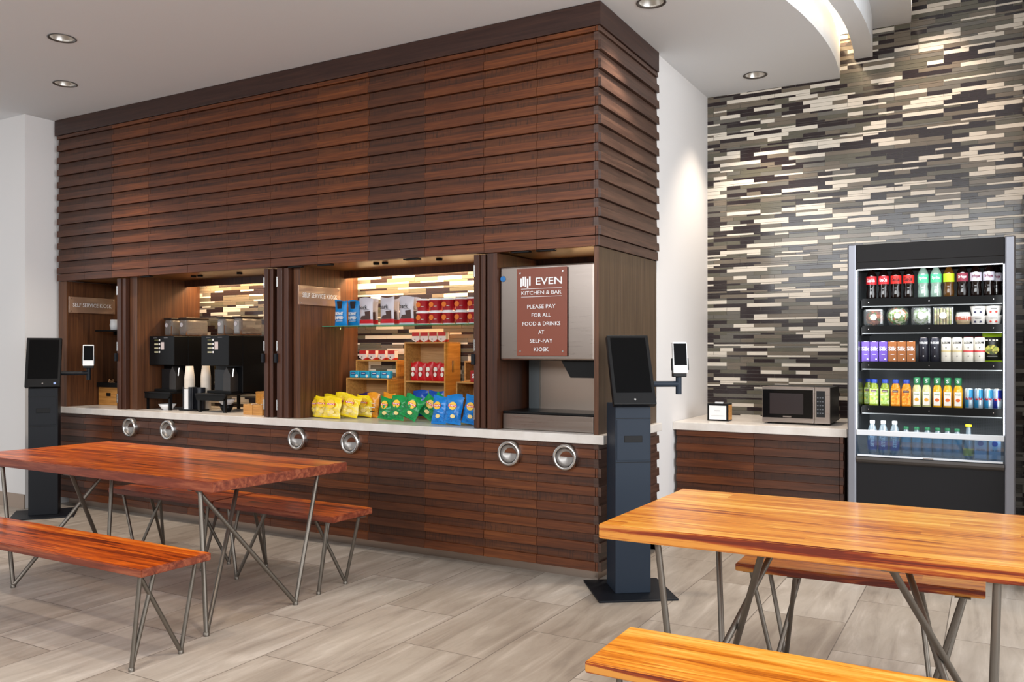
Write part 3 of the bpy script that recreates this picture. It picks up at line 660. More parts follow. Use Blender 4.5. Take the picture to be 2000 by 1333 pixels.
def salad(x, label, w_, h_, cols, seed, square, sticker=None):
    o = thing('salad_container', (x, 1.505, 1.6155), label, 'food container', 'packed salads and sandwiches in the cooler')
    lump(w_*.44, w_*.42, h_*.44, h_*.5, seed, .006, amp=.2).build('food', foodmat('food_%d' % seed, cols, 70), o)
    mb = MB()
    if square: mb.box(-w_/2, w_/2, -w_/2, w_/2, 0, h_*.985, ch=.018)
    else: mb.lathe([(w_*.34, 0), (w_*.46, h_*.25), (w_*.5, h_*.5), (w_*.505, h_*.55), (w_*.47, h_*.75), (w_*.36, h_*.95), (0, h_)], 26)
    mb.build('clear_box', M_clear, o)
    if sticker: MB().lathe([(sticker, -.0015), (sticker, 0), (0, 0)], 24, axis='y').build('round_sticker', M_paper, o, (sticker*.1, -w_/2-.001, h_*.5))
    return o
salad(1.412, 'clear tub of dark red salad with a white round sticker', .128, .125, ['5d1d12', '7b2a18', 'c98a5a', '3f5c1c', '8a3a1e', 'b85a2a'], 1, True, .021)
salad(1.562, 'round clear bowl of green salad with carrots', .146, .14, ['6f9a38', 'c8d09a', 'd8743a', '94b84e', 'e8e4c8', '4e7a2a'], 2, False, .02)
salad(1.708, 'square clear tub of pale salad with white pieces', .122, .135, ['cfd8c8', 'e8ebe4', '7fa05a', 'b4c4a0', 'f0f0ec'], 3, True, .024)
o = thing('sandwich_pack', (1.839, 1.50, 1.6155), 'clear pack of stacked sandwich wedges with a white round sticker', 'food container', 'packed salads and sandwiches in the cooler')
mb = MB()
for k in range(6): mb.box(-.052+k*.018, -.052+k*.018+(.011 if k % 2 else .014), -.04, .04, .006, .118-.004*(k % 2), ch=.003)
mb.build('bread_slices', foodmat('sandwich_layers', ['d9c795', 'e6d8ae', 'c8b27a', 'a9b46a'], 45), o)
MB().box(-.062, .062, -.045, .045, 0, .13, ch=.01).build('clear_box', M_clear, o); MB().lathe([(.022, -.0015), (.022, 0), (0, 0)], 24, axis='y').build('round_sticker', M_paper, o, (0, -.0462, .066))
o = thing('parfait_cup', (1.957, 1.50, 1.6155), 'small clear cup with an orange band and pale filling', 'food container')
MB().lathe([(.035, 0, 0), (.04, .02, 0), (.046, .035, 1), (.046, .058, 2), (.04, .085, 2), (0, .086, 2)], 24).build('cup_filling', [P('oat', 'c9a878', .6), P('carrot', 'd8532a', .5), P('cream_food', 'e6ddd2', .5)], o)
MB().lathe([(.037, 0), (.049, .045), (.043, .09), (0, .092)], 24).build('clear_lid', M_clear, o)
M_yog = P('yogurt_white', 'e2ded8', .4)
def yogurt(x, z, label, dots):
    o = thing('yogurt_cup', (x, 1.50, z), label, 'yogurt cup', 'stacked yogurt cups in the cooler')
    MB().lathe([(.036, 0), (.047, .056), (.049, .058), (.049, .061), (0, .062)], 26).build('cup_body', M_yog, o)
    for a in (-.4, .35): MB().lathe([(.007, -.001), (.007, .0004), (0, .0004)], 12, axis='y').build('printed_berry', dots, o, (.043*sin(a), -.043*cos(a)-.0008, .022), (0, 0, a))
    MB().box(-.018, .018, -.047, -.0455, .042, .0455).build('printed_line', inkb, o)
blu = P('berry_blue', '2c2b48', .5); stw = P('berry_red', 'b5392e', .5)
yogurt(2.043, 1.6155, 'yogurt cup with blue berries, lower of the left pair', blu); yogurt(2.043, 1.6785, 'yogurt cup with blue berries, upper of the left pair', blu)
yogurt(2.131, 1.6155, 'yogurt cup with red fruit, lower of the right pair', stw); yogurt(2.131, 1.6785, 'yogurt cup with red fruit, upper of the right pair', stw)

# ---- cartons, cans and bag on the third shelf
def carton(x, label, c_, word, y=1.48, z=1.3705, h_=.14, w_=.052, wc=None, group='small milk cartons on the middle cooler shelf', logo=.03, low='e9e2da'):
    o = thing('drink_carton', (x, y, z), label, 'carton', group)
    MB().box(-w_/2, w_/2, -.022, .022, 0, h_, ch=.002).build('carton_body', c_, o)
    text(word, w_*.92, logo, wc or W, o, (0, -.0228, h_*.66), bold=.03)
    MB().box(-.01, .012, -.0235, -.0215, h_*.36, h_*.38).build('printed_line', W, o)
    MB().box(-.012, .01, -.012, .004, h_-.0005, h_+.003).build('straw_seal', W, o)
    MB().lathe([(.006, -.0008), (.006, .0004), (0, .0004)], 10, axis='y').build('printed_dot', P('dot_pale', low, .5), o, (.013, -.0224, h_*.14))
pur = P('carton_purple', '6a4db0', .45); brn = P('carton_brown', '9a5a26', .45)
for i, x in enumerate((1.361, 1.416, 1.473)): carton(x, 'purple milk carton, %s counting from the cooler\'s left side' % ORD[i+1], pur, 'Silk')
carton(1.358, 'purple milk carton farthest left, standing behind the others', pur, 'Silk', y=1.60)
for i, x in enumerate((1.531, 1.588, 1.646)): carton(x, 'brown chocolate milk carton, %s of three beside the purple ones' % ORD[i], brn, 'Silk')
def can(x, label, c_, top, word, wc, h_=.168, r=.031, y=1.48, z=1.3705, group='tall coffee cans on the middle cooler shelf', band=None, wh=.015, wz=.78):
    o = thing('drink_can', (x, y, z), label, 'can', group)
    MB().lathe([(r*.8, 0), (r, .008), (r, h_-.012), (r*.86, h_-.002), (r*.86, h_)], 24).build('can_body', c_, o)
    MB().lathe([(r*.88, h_-.003), (r*.88, h_+.001), (r*.8, h_-.002), (0, h_-.002)], 24).build('can_top', top, o)
    text(word, r*1.75, wh, wc, o, (0, 0, h_*wz), wrap=r+.0012, bold=.03)
    if band: MB().lathe([(r+.0006, h_*.42), (r+.0006, h_*.47)], 24).build('printed_band', band, o)
    for q in (.25, .58): MB().lathe([(.004, -.001), (.004, .0005), (0, .0005)], 8, axis='y').build('printed_dot', wc, o, (0, -r-.0008, h_*q))
    return o
cblk = P('can_black', '24242e', .35, .3); cwht = P('can_cream', 'e2ddd0', .35)
for i, x in enumerate((1.722, 1.790)): can(x, 'black coffee can, %s of two' % ('left' if i == 0 else 'right'), cblk, M_steel, 'LA COLOMBE', W)
for i, x in enumerate((1.857, 1.922)): can(x, 'cream coffee can with grey print, %s of the plain pair' % ('left' if i == 0 else 'right'), cwht, M_steel, 'LA COLOMBE', inkb, band=P('band_tan', 'c8b47e', .5))
for i, x in enumerate((1.987, 2.052)): can(x, 'cream coffee can with a red band and rim, %s of that pair' % ('left' if i == 0 else 'right'), cwht, redc, 'LA COLOMBE', inkb, band=lab_red)

def bag_mesh(w_, h_, th, seed, split=(.0, .55, 1.), crumple=.35, nu=12, nv=14):
    """pillow pack standing on its lower seam; material 0 below split, 1 above, 2 the crimped seams"""
    rnd = random.Random(seed); mb = MB(); P_ = {}
    ph = [rnd.random()*6 for _ in range(6)]
    def pt(u, v, sgn):
        a = max(0, sin(pi*min(max((v-.03)/.94, 0), 1)))**.55*max(0, sin(pi*u))**.6
        wr = crumple*.012*(sin(9*u+ph[0]+7*v)+sin(17*v+ph[1]+4*u)*.7+sin(23*u-13*v+ph[2])*.4)*a*(1.3-v*.5)
        wd = w_*(1-.10*sin(pi*v)**.8)
        zz = v*h_+.006*sin(5*u+ph[3])*(v > .9)
        x = (u-.5)*wd+crumple*.006*sin(11*v+ph[4]); y = sgn*th/2*a+wr+crumple*.01*sin(3*u+ph[5])*(v > .85)
        return (x, y, max(zz, 0))
    for sgn in (-1, 1):
        v_ = [pt(i/nu, j/nv, sgn) for j in range(nv+1) for i in range(nu+1)]
        f = []; ms = []
        for j in range(nv):
            for i in range(nu):
                q = (j*(nu+1)+i, j*(nu+1)+i+1, (j+1)*(nu+1)+i+1, (j+1)*(nu+1)+i); f.append(q if sgn < 0 else q[::-1])
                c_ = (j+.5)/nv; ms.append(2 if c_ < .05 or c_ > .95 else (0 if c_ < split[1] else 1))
        mb.add(v_, f, ms, True)
    return mb
o = thing('snack_bag', (2.122, 1.555, 1.3705), 'black and lime green snack bag at the right end of the middle shelf', 'snack bag')
bag_mesh(.115, .195, .05, 4, (0, .86, 1), .1).build('bag_body', [P('bag_black', '17170f', .35), P('bag_lime', '8fae1e', .35), P('bag_lime')], o)
MB().lathe([(.04, -.004), (.04, 0), (0, 0)], 20, axis='y', sy=.8).build('picture_patch', foodmat('greens', ['9aa83a', 'c2b84a', '6d6a1e', '3f4a16'], 60), o, (0, -.024, .085))
for k, w_ in enumerate((.018, .012, .02, .014)): MB().box(-.038+k*.02, -.038+k*.02+w_*.8, -.027, -.0255, .142, .152).build('printed_mark', M_paper, o)
MB().box(-.03, .03, -.027, -.0255, .04, .042).build('printed_line', M_paper, o)

# ---- juices on the fourth shelf
def juice(x, label, col_, cap, word, wc, lab, y=1.48, z=1.0685, group='square juice bottles in the cooler'):
    o = thing('juice_bottle', (x, y, z), label, 'bottle', group)
    bd = MB().box(-.03, .03, -.03, .03, 0, .125, ch=.008); bd.lathe([(.029, .120), (.026, .14), (.018, .156), (.018, .165)], 20)
    bd.build('bottle_body', col_, o); MB().lathe([(.0205, .158), (.0205, .18), (.018, .183), (0, .183)], 20).build('bottle_cap', cap, o)
    MB().box(-.025, .025, -.0308, -.0298, .015, .118).build('bottle_label', lab, o)
    MB().box(-.018, .018, -.0316, -.0306, .095, .11).build('brand_patch', P('patch_maroon', '5a3a3a', .5), o)
    MB().box(-.014, .014, -.0322, -.0314, .1015, .1035).build('printed_line', wc, o); return o
capbl = P('cap_blue', '1d3a94', .4); jg = P('juice_green', '7d8f26', .15, coat=.5); jo = P('juice_orange', 'dd8412', .15, coat=.5)
lg = foodmat('label_fruit_green', ['b4cf76', '8db748', 'e0d35a', 'c9dba0', 'a7c45e'], 70); lo = foodmat('label_fruit_orange', ['e58a14', 'f0a32a', 'd9740e', 'eeb04a'], 70)
juice(1.414, 'green juice bottle with blue cap, left of the green pair', jg, capbl, 'Naked', W, lg); juice(1.484, 'green juice bottle with blue cap, right of the green pair', jg, capbl, 'Naked', W, lg)
juice(1.550, 'orange juice bottle with blue cap, left of the orange pair', jo, capbl, 'Naked', W, lo); juice(1.617, 'orange juice bottle with blue cap, right of the orange pair', jo, capbl, 'Naked', W, lo)
juice(1.362, 'dark green juice bottle tucked in shadow by the left side', jg, capbl, 'Naked', W, lg, y=1.62)
def carafe(x, label, body, fruit, group='green capped juice bottles in the cooler'):
    o = thing('juice_bottle', (x, 1.48, 1.0685), label, 'bottle', group)
    MB().lathe([(.024, 0), (.0285, .005), (.0285, .11), (.024, .135), (.018, .150), (.019, .18)], 22).build('bottle_body', body, o)
    MB().lathe([(.0195, .15), (.0215, .155), (.0215, .197), (.019, .20), (0, .20)], 22).build('bottle_cap', P('sleeve_green', '1e6b3e', .4), o)
    MB().box(-.020, .020, -.0302, -.0288, .015, .105).build('bottle_label', M_paper, o)
    MB().lathe([(.013, -.0012), (.013, 0), (0, 0)], 18, axis='y', sy=.85).build('printed_fruit', fruit, o, (0, -.0302, .052))
    text('Simply', .03, .011, inkg, o, (0, -.031, .088)); text('S', .016, .022, W, o, (0, -.0222, .176))
pal = P('lemonade', 'c9c48a', .12, coat=.5); ora = P('orange_juice', 'e2a51a', .15, coat=.5); fy = P('fruit_yellow', 'e0a028', .5); fo = P('fruit_orange', 'd9631c', .5)
for i, x in enumerate((1.681, 1.740)): carafe(x, 'pale lemonade bottle with green cap, %s of the pale pair' % ('left' if i == 0 else 'right'), pal, fy)
for i, x in enumerate((1.804, 1.866, 1.927)): carafe(x, 'orange juice bottle with green cap, %s of three' % ('left', 'middle', 'right')[i], ora, fo)
def energy(x, label, a, b):
    o = thing('drink_can', (x, 1.475, 1.0685), label, 'can', 'slim energy drink cans in the cooler')
    r = .026; h_ = .134; mb = MB(); seg = 24; prof = [(r*.8, 0), (r, .007), (r, h_/2), (r, h_-.01), (r*.86, h_)]
    v = [(q[0]*cos(2*pi*k/seg), q[0]*sin(2*pi*k/seg), q[1]) for q in prof for k in range(seg)]
    f = []; ms = []
    for i in range(4):
        for k in range(seg): f.append((i*seg+k, i*seg+(k+1) % seg, (i+1)*seg+(k+1) % seg, (i+1)*seg+k)); ms.append((1 if (k//6+(i > 1)) % 2 else 0) if 0 < i < 3 else 1)
    mb.add(v, f, ms, True); mb.build('can_body', [a, b], o)
    MB().lathe([(r*.88, h_-.002), (r*.88, h_+.001), (0, h_-.001)], 20).build('can_top', M_steel, o)
    text('Red Bull', .038, .016, redc, o, (0, 0, .066), wrap=r+.001, bold=.04); return o
lb_ = P('can_sky', '2f86b4', .3, .4); nb = P('can_navy', '1c2a7c', .3, .4); sv = P('can_silver', 'b6c6d0', .3, .5)
for i, x in enumerate((1.990, 2.046, 2.102)): energy(x, 'sky blue and silver energy can, %s of three' % ('left', 'middle', 'right')[i], lb_, sv)
energy(2.153, 'navy and silver energy can at the right end of the shelf', nb, sv)

# ---- bottom deck
Mw = glassy('water_plastic', 'c4d8e2', .6, .05, .2)
def water(x, label, cap, h_=.22, r=.031, style='smart', y=1.45):
    o = thing('water_bottle', (x, y, .7505), label, 'bottle', 'water bottles in the cooler bottom')
    MB().lathe([(r*.8, 0), (r, .006), (r*.97, h_*.35), (r, h_*.66), (r*.7, h_*.80), (.013, h_*.9), (.013, h_*.95)], 22).build('bottle_body', Mw, o)
    MB().lathe([(.0165, h_*.9), (.0165, h_*.99), (.014, h_), (0, h_)], 18).build('bottle_cap', cap, o)
    if style == 'smart':
        MB().lathe([(r+.0005, .02), (r+.0005, .085)], 22).build('bottle_label', P('label_deep_blue', '1d3f94', .4), o)
        text('smart', .095, .03, M_white, o, (0, -r-.003, .09), vertical=True, bold=.03)
    else: MB().lathe([(r+.0006, h_*.45), (r+.0006, h_*.66)], 22).build('bottle_label', P('label_aqua', '3a9cb6', .4), o)
for i, x in enumerate((1.406, 1.475, 1.546)): water(x, 'white capped water bottle with blue base, %s of three' % ('left', 'middle', 'right')[i], M_white)
for i, x in enumerate((1.617, 1.681, 1.746, 1.808, 1.866, 1.922)): water(x, 'green capped water bottle, %s from the left in the cooler bottom' % ORD[i], capg, .185, .029, 'aqua')
o = thing('lemonade_bottle', (1.988, 1.45, .7505), 'glass bottle with a yellow cap and yellow label', 'bottle')
MB().lathe([(.028, 0), (.031, .01), (.031, .06), (.016, .14), (.013, .20)], 22).build('bottle_body', Mw, o); MB().lathe([(.019, .20), (.019, .215), (0, .216)], 18).build('bottle_cap', P('cap_yellow', 'd8c21a', .4), o)
MB().lathe([(.0315, .012), (.0315, .06)], 22).build('bottle_label', P('cap_yellow'), o)
for i, x in enumerate((2.058, 2.138)):
    o = thing('drink_carton', (x, 1.43, .7505), 'pale blue coconut water carton, %s of two' % ('left' if i == 0 else 'right'), 'carton', 'coconut water cartons')
    MB().box(-.034, .034, -.03, .03, 0, .118, ch=.002).build('carton_body', P('carton_ice', 'a9bccb', .45), o); MB().lathe([(.017, -.001), (.017, 0), (0, 0)], 18, axis='y').build('printed_drop', capbl, o, (0, -.0305, .10))
    text('vita coco', .05, .016, inkb, o, (0, -.031, .06))

# ------------------------------------------------------------------ snack niche: glass shelf, crates
gs = thing('glass_shelf', (-1.77, .43, 1.645), 'green-edged glass shelf carrying bags and red tubs in the snack niche', 'shelf')
MB().box(-.785, .785, -.135, .135, -.0065, 0, ch=.001).build('glass_pane', glassy('shelf_glass', 'c8e6d4', .9), gs)
MB().box(-.785, .785, -.1365, -.1345, -.0065, 0).build('glass_edge', P('glass_edge_green', '4f8f72', .2), gs)
for x in (-.76, .76): MB().lathe([(.006, -.02), (.006, 0), (0, 0)], 12, c=(x, .08, -.0066)).build('shelf_pin', M_chrome, gs)
def crate(x0, x1, y0, y1, z0, z1, label, slats=True, back=True, mid=None, handle=False):
    cx, cy = (x0+x1)/2, (y0+y1)/2; o = thing('wooden_crate', (cx, cy, z0), label, 'crate', 'bamboo crates in the snack niche')
    w_, d_, h_ = (x1-x0)/2, (y1-y0)/2, z1-z0; T = .012
    MB().box(-w_, w_, -d_, d_, h_-T, h_, ch=.0015).build('top_board', M_bamboo, o)
    MB().box(-w_, w_, -d_, d_, 0, T, ch=.0015).build('bottom_board', M_bamboo, o)
    for a in (-1, 1):
        xa, xb = sorted((a*w_, a*(w_-T)))
        if slats and a > 0:
            mb = MB(); n = max(3, int(2*d_/.04))
            for k in range(n):
                q0 = -d_+2*d_*k/n; mb.box(xa, xb, q0+.002, q0+2*d_/n-.002, T, h_-T, ch=.001)
            mb.box(xb, xb+.004, -d_, d_, h_-.045, h_-.02).box(xb, xb+.004, -d_, d_, .015, .04); mb.build('side_slats', M_bamboo2, o)
        elif handle:
            mb = MB(); zc = h_*.68; hh = .045; hw = .014
            mb.box(xa, xb, -d_, -hw, T, h_-T).box(xa, xb, hw, d_, T, h_-T).box(xa, xb, -hw, hw, T, zc-hh).box(xa, xb, -hw, hw, zc+hh, h_-T); mb.build('side_board', M_bamboo2 if a > 0 else M_bamboo, o)
        else: MB().box(xa, xb, -d_, d_, T, h_-T, ch=.001).build('side_board', M_bamboo, o)
    if back: MB().box(-w_+T, w_-T, d_-.008, d_, T, h_-T).build('back_board', wood('bamboo_back', 'a37446', 'b78a5a', 'c69c6c', (4, 40, 60), .5), o)
    if mid: MB().box(-w_+T, w_-T, -d_+.002, d_-.01, mid-z0-T, mid-z0, ch=.001).build('middle_shelf', M_bamboo, o)
    return o
crate(-2.415, -1.992, .45, .70, .9255, 1.230, 'low bamboo crate with slatted side, left and lowest of the stack')
crate(-2.408, -1.990, .56, .71, 1.2305, 1.374, 'shallow bamboo crate without a back on top of the low left crate', back=False)
crate(-1.872, -1.485, .50, .71, .9255, 1.515, 'tall bamboo crate with a slot handle and red bags on its shelf', slats=False, mid=1.214, handle=True)
crate(-1.37, -.985, .47, .70, .9255, 1.216, 'low bamboo crate at the right end of the snack niche')
crate(-1.36, -.99, .57, .71, 1.2165, 1.37, 'shallow bamboo crate on top of the right crate', back=False)

GB = 'chips and snack bags on the counter'
def sbag(x, y, z, w_, h_, th, label, mats, seed, rz=0, lean=8, roll=0, art=None, group=GB, crumple=.35, split=.5, name='snack_bag'):
    z += abs(sin(R(roll)))*w_/2*.92+sin(R(lean))*th*.35
    o = thing(name, (x, y, z), label, 'snack bag', group, rot=(R(-lean), R(roll), R(rz)))
    bag_mesh(w_, h_, th, seed, (0, split, 1), crumple).build('bag_body', mats, o)
    if art: art(o, w_, h_, th)
    return o
def patch(o, r, mat, x, z, y, sy=1., name='printed_badge'):
    return MB().lathe([(r, -.002), (r, .004), (0, .004)], 22, axis='y', sy=sy).build(name, mat, o, (x, y, z))
logo_y = P('logo_yellow', 'f2c43a', .4); logo_r = P('logo_red', 'd23a2c', .4)
def lays(o, w_, h_, th):
    y = -th/2-.004
    patch(o, w_*.21, logo_y, 0, h_*.64, y); MB().box(-w_*.24, w_*.24, y-.0035, y-.002, h_*.60, h_*.68, ch=.0005).build('logo_ribbon', logo_r, o)
    text("Lay's", w_*.38, h_*.075, M_white, o, (0, y-.004, h_*.64), bold=.03)
    patch(o, w_*.14, P('chip_picture', 'e9cf86', .5), w_*.08, h_*.27, y+.004, .7, 'chip_picture')
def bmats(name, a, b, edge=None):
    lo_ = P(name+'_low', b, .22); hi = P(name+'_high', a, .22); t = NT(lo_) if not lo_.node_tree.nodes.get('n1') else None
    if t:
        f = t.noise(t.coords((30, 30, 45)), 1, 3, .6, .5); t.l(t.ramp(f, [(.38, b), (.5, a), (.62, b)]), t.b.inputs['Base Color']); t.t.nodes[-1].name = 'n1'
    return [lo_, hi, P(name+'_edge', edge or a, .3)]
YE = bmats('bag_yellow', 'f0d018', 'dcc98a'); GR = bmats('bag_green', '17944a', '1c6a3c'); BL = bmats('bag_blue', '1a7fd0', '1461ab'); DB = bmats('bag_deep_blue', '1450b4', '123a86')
OR_ = bmats('bag_orange', 'e8941a', 'a86a28'); PU = bmats('bag_purple', '3c2a5c', '2a1c40')
for i, (x, y, h_, rz, rl, lb) in enumerate([(-2.488, .185, .150, -6, -4, 'yellow chip bag at the left front corner of the yellow pile'), (-2.40, .145, .165, 4, 2, 'yellow chip bag in the middle of the front yellow row'),
        (-2.285, .125, .162, 10, 3, 'yellow chip bag at the right of the front yellow row'), (-2.44, .27, .175, 0, 0, 'yellow chip bag standing behind the left yellow ones'),
        (-2.30, .255, .185, 6, 4, 'tallest yellow chip bag, in the second row'), (-2.18, .20, .17, 12, 10, 'yellow chip bag leaning right in the second row'), (-2.15, .335, .165, 8, 6, 'yellow chip bag at the back right of the yellow pile')]):
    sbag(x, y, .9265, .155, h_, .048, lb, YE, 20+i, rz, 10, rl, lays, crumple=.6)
def stripes(o, w_, h_, th):
    y = -th/2-.003
    for k in range(3): MB().box(-w_*.3, w_*.3, y-.001, y+.001, h_*(.22+.17*k), h_*(.25+.17*k)).build('printed_line', M_paper if k else inkb, o)
sbag(-2.225, .44, .9265, .12, .185, .045, 'purple snack bag standing between the yellow bags and the orange ones', PU, 31, 0, 4, 0, stripes)
sbag(-2.085, .37, .9265, .115, .19, .045, 'orange snack bag, left of the orange pair', OR_, 32, 6, 4, 2, stripes); sbag(-1.975, .42, .9265, .115, .19, .045, 'orange snack bag, right of the orange pair', OR_, 33, 0, 4, 3, stripes)
for i, (x, y, h_, rz, rl, lb) in enumerate([(-1.835, .205, .165, -4, 4, 'green chip bag at the left front of the green pile'), (-1.715, .185, .18, 2, 6, 'green chip bag in the middle of the front green row'),
        (-1.595, .165, .165, 8, 24, 'green chip bag tipped right in the front green row'), (-1.52, .26, .16, 14, 34, 'green chip bag tipped far right in the second row'), (-1.68, .29, .175, 0, 12, 'green chip bag standing at the back of the green pile'),
        (-1.49, .36, .165, 10, 28, 'green chip bag at the back right of the green pile')]):
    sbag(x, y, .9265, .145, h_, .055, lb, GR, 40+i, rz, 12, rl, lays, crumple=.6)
for i, (x, y, h_, rz, rl, lb) in enumerate([(-1.285, .115, .20, -4, 0, 'bright blue chip bag at the left of the front blue row'), (-1.165, .105, .195, 8, 6, 'bright blue chip bag tilted in the front blue row'),
        (-1.04, .135, .19, 4, 8, 'bright blue chip bag beside the folded door'), (-1.235, .225, .205, 0, 0, 'bright blue chip bag behind the left front one'), (-1.10, .245, .205, 0, 4, 'bright blue chip bag at the back right of the blue pile')]):
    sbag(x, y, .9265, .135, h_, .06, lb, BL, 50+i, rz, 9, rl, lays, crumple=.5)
for i, x in enumerate((-1.765, -1.61)): sbag(x, .57, .938, .15, .20, .05, 'deep blue chip bag inside the tall crate, %s one' % ('left' if i == 0 else 'right'), DB, 60+i, 0, 0, 0, None)

G2 = 'bags on the glass shelf'
def skinny(o, w_, h_, th):
    y = -th/2-.003
    MB().prism([(-.2*w_, h_*.97), (.2*w_, h_*.97), (.14*w_, h_*.68), (-.14*w_, h_*.68)], y, y+.006, axis='y').build('chocolate_picture', P('choc', '2f1b14', .4), o)
    text('SKINNY', w_*.62, h_*.13, M_white, o, (0, y-.002, h_*.48), bold=.05); text('DIPPED', w_*.62, h_*.13, M_white, o, (0, y-.002, h_*.32), bold=.05)
    MB().box(-w_*.25, w_*.25, y-.001, y, h_*.18, h_*.2).build('printed_line', M_white, o)
SK = [P('bag_azure', '1486cf', .4)]*3; BK = [P('bark_red', 'c81f2c', .35), P('bark_silver', 'c9c5cd', .35), P('bark_silver')]
sbag(-2.40, .37, 1.6455, .13, .205, .035, 'azure blue snack pouch, left one on the glass shelf', SK, 70, 0, 0, 0, skinny, G2, .12)
sbag(-2.325, .44, 1.6455, .13, .205, .035, 'azure blue snack pouch, right one on the glass shelf', SK, 71, 0, 0, 0, skinny, G2, .12)
def bark(o, w_, h_, th):
    y = -th/2-.004
    text('bark', w_*.55, h_*.15, inkb, o, (-w_*.1, y-.002, h_*.66), bold=.0); MB().box(-w_*.08, w_*.3, y-.001, y, h_*.555, h_*.565).build('printed_line', inkb, o)
    MB().prism([(w_*.0, h_*.5), (w_*.34, h_*.52), (w_*.36, h_*.22), (-w_*.3, h_*.22), (-w_*.22, h_*.34), (w_*.04, h_*.36)], y, y+.006, axis='y').build('chocolate_picture', P('choc2', '4a322c', .4), o)
for i, x in enumerate((-2.20, -1.99, -1.79)):
    sbag(x+.04, .46, 1.6455, .135, .21, .032, 'silver and red snack bag in the back row, %s of three' % ('left', 'middle', 'right')[i], BK, 75+i, 0, 0, 0, bark, G2, .1, split=.22)
for i, x in enumerate((-2.13, -1.925, -1.74)):
    sbag(x, .355, 1.6455, .14, .215, .035, 'silver and red snack bag in the front row, %s of three' % ('left', 'middle', 'right')[i], BK, 80+i, 0, 0, 0, bark, G2, .1, split=.22)
M_tub = P('tub_red', '9c1420', .35); tubo = P('tub_orange', 'd8701c', .4)
k = 0
for i, x in enumerate((-1.595, -1.478, -1.365, -1.252, -1.14)):
    for j in range(2):
        o = thing('snack_tub', (x, .37, 1.6455+j*.0955), 'red snack tub with white rim, %s layer, %s from the left' % (('lower', 'upper')[j], ORD[i]), 'tub', 'red tubs on the glass shelf')
        MB().lathe([(.044, 0), (.052, .078), (.054, .082), (.054, .086), (0, .087)], 26).build('tub_body', M_tub, o)
        MB().lathe([(.0552, .082), (.0562, .084), (.0562, .094), (.054, .095), (0, .095)], 26).build('tub_lid', M_white, o)
        MB().lathe([(.0455, 0), (.0455, .006), (.044, .006)], 24).build('foot_rim', M_white, o)
        patch(o, .02, tubo, -.012, .05, -.0495, 1.); MB().box(.012, .034, -.0525, -.045, .035, .038).build('printed_line', M_paper, o)
def smallbox(x, y, z, label, group, rz=0):
    o = thing('snack_box', (x, y, z), label, 'snack box', group, rz)
    MB().prism([(-.037, .018), (0, 0), (.037, .018), (.034, .074), (-.034, .074)], -.022, .022, axis='y').build('box_body', P('box_pale', 'e4cfc6', .45), o)
    MB().prism([(-.0345, .046), (.0345, .046), (.034, .0755), (-.034, .0755)], -.0228, .0225, axis='y').build('box_top_band', P('box_red', 'c42a26', .45), o)
    MB().prism([(-.030, .0), (.030, .0), (.037, .018), (0, .0)], -.0225, .0222, axis='y').build('box_base', P('box_red'), o)
    MB().box(-.014, -.002, -.0236, -.0226, .018, .026).build('printed_mark', P('choc2'), o)
    return o
for i, x in enumerate((-2.35, -2.255, -2.155, -2.06)): smallbox(x, .60, 1.3745, 'small red and white snack box on the left crate, %s from the left' % ORD[i], 'small boxes on the left crate')
for i, x in enumerate((-1.775, -1.695, -1.612, -1.53)): smallbox(x, .54, 1.5155, 'small red and white snack box on the tall crate, %s from the left' % ORD[i], 'small boxes on the tall crate')
smallbox(-1.09, .60, 1.3705, 'small red and white snack box alone on the right crate', 'small boxes on the right crate')
for i, x in enumerate((-2.35, -2.245, -2.135, -2.035)):
    o = thing('snack_pack', (x, .49, 1.2305), 'small blue snack pack on the low left crate, %s from the left' % ORD[i], 'snack pack', 'blue packs on the left crate')
    MB().box(-.046, .046, -.02, .02, 0, .056, ch=.006).build('pack_body', P('pack_cyan', '2fa0c4', .3), o)
    MB().box(-.032, .012, -.0212, -.0198, .026, .046).build('printed_panel', P('pack_navy', '17447e', .4), o); MB().box(-.026, .006, -.022, -.021, .034, .039).build('printed_line', M_white, o)
    MB().lathe([(.012, -.0015), (.012, 0), (0, 0)], 16, axis='y').build('cookie_picture', M_paper, o, (.027, -.0205, .016))
RD = [P('bag_cherry', 'c0121c', .3)]*3
def redart(o, w_, h_, th):
    y = -th/2-.003; patch(o, w_*.24, M_paper, 0, h_*.62, y, 1.1); patch(o, w_*.2, M_paper, -.004, h_*.35, y, 1.2)
    patch(o, w_*.1, P('bag_cherry'), .004, h_*.5, y-.001, 1.)
for i, x in enumerate((-1.805, -1.735, -1.665, -1.595, -1.53)):
    sbag(x, .545, 1.2145, .072, .145, .03, 'small cherry red bag in the tall crate, %s from the left' % ORD[i], RD, 90+i, 0, 0, 0, redart, 'cherry red bags in the tall crate', .1)
o = thing('snack_pack', (-1.17, .50, 1.2165), 'red candy pack with white lettering on the right crate', 'snack pack')
MB().box(-.08, .08, -.022, .022, 0, .085, ch=.005).build('pack_body', P('candy_red', 'a81f1c', .35), o); text('Skittles', .125, .032, M_white, o, (0, -.0235, .045), bold=.04)

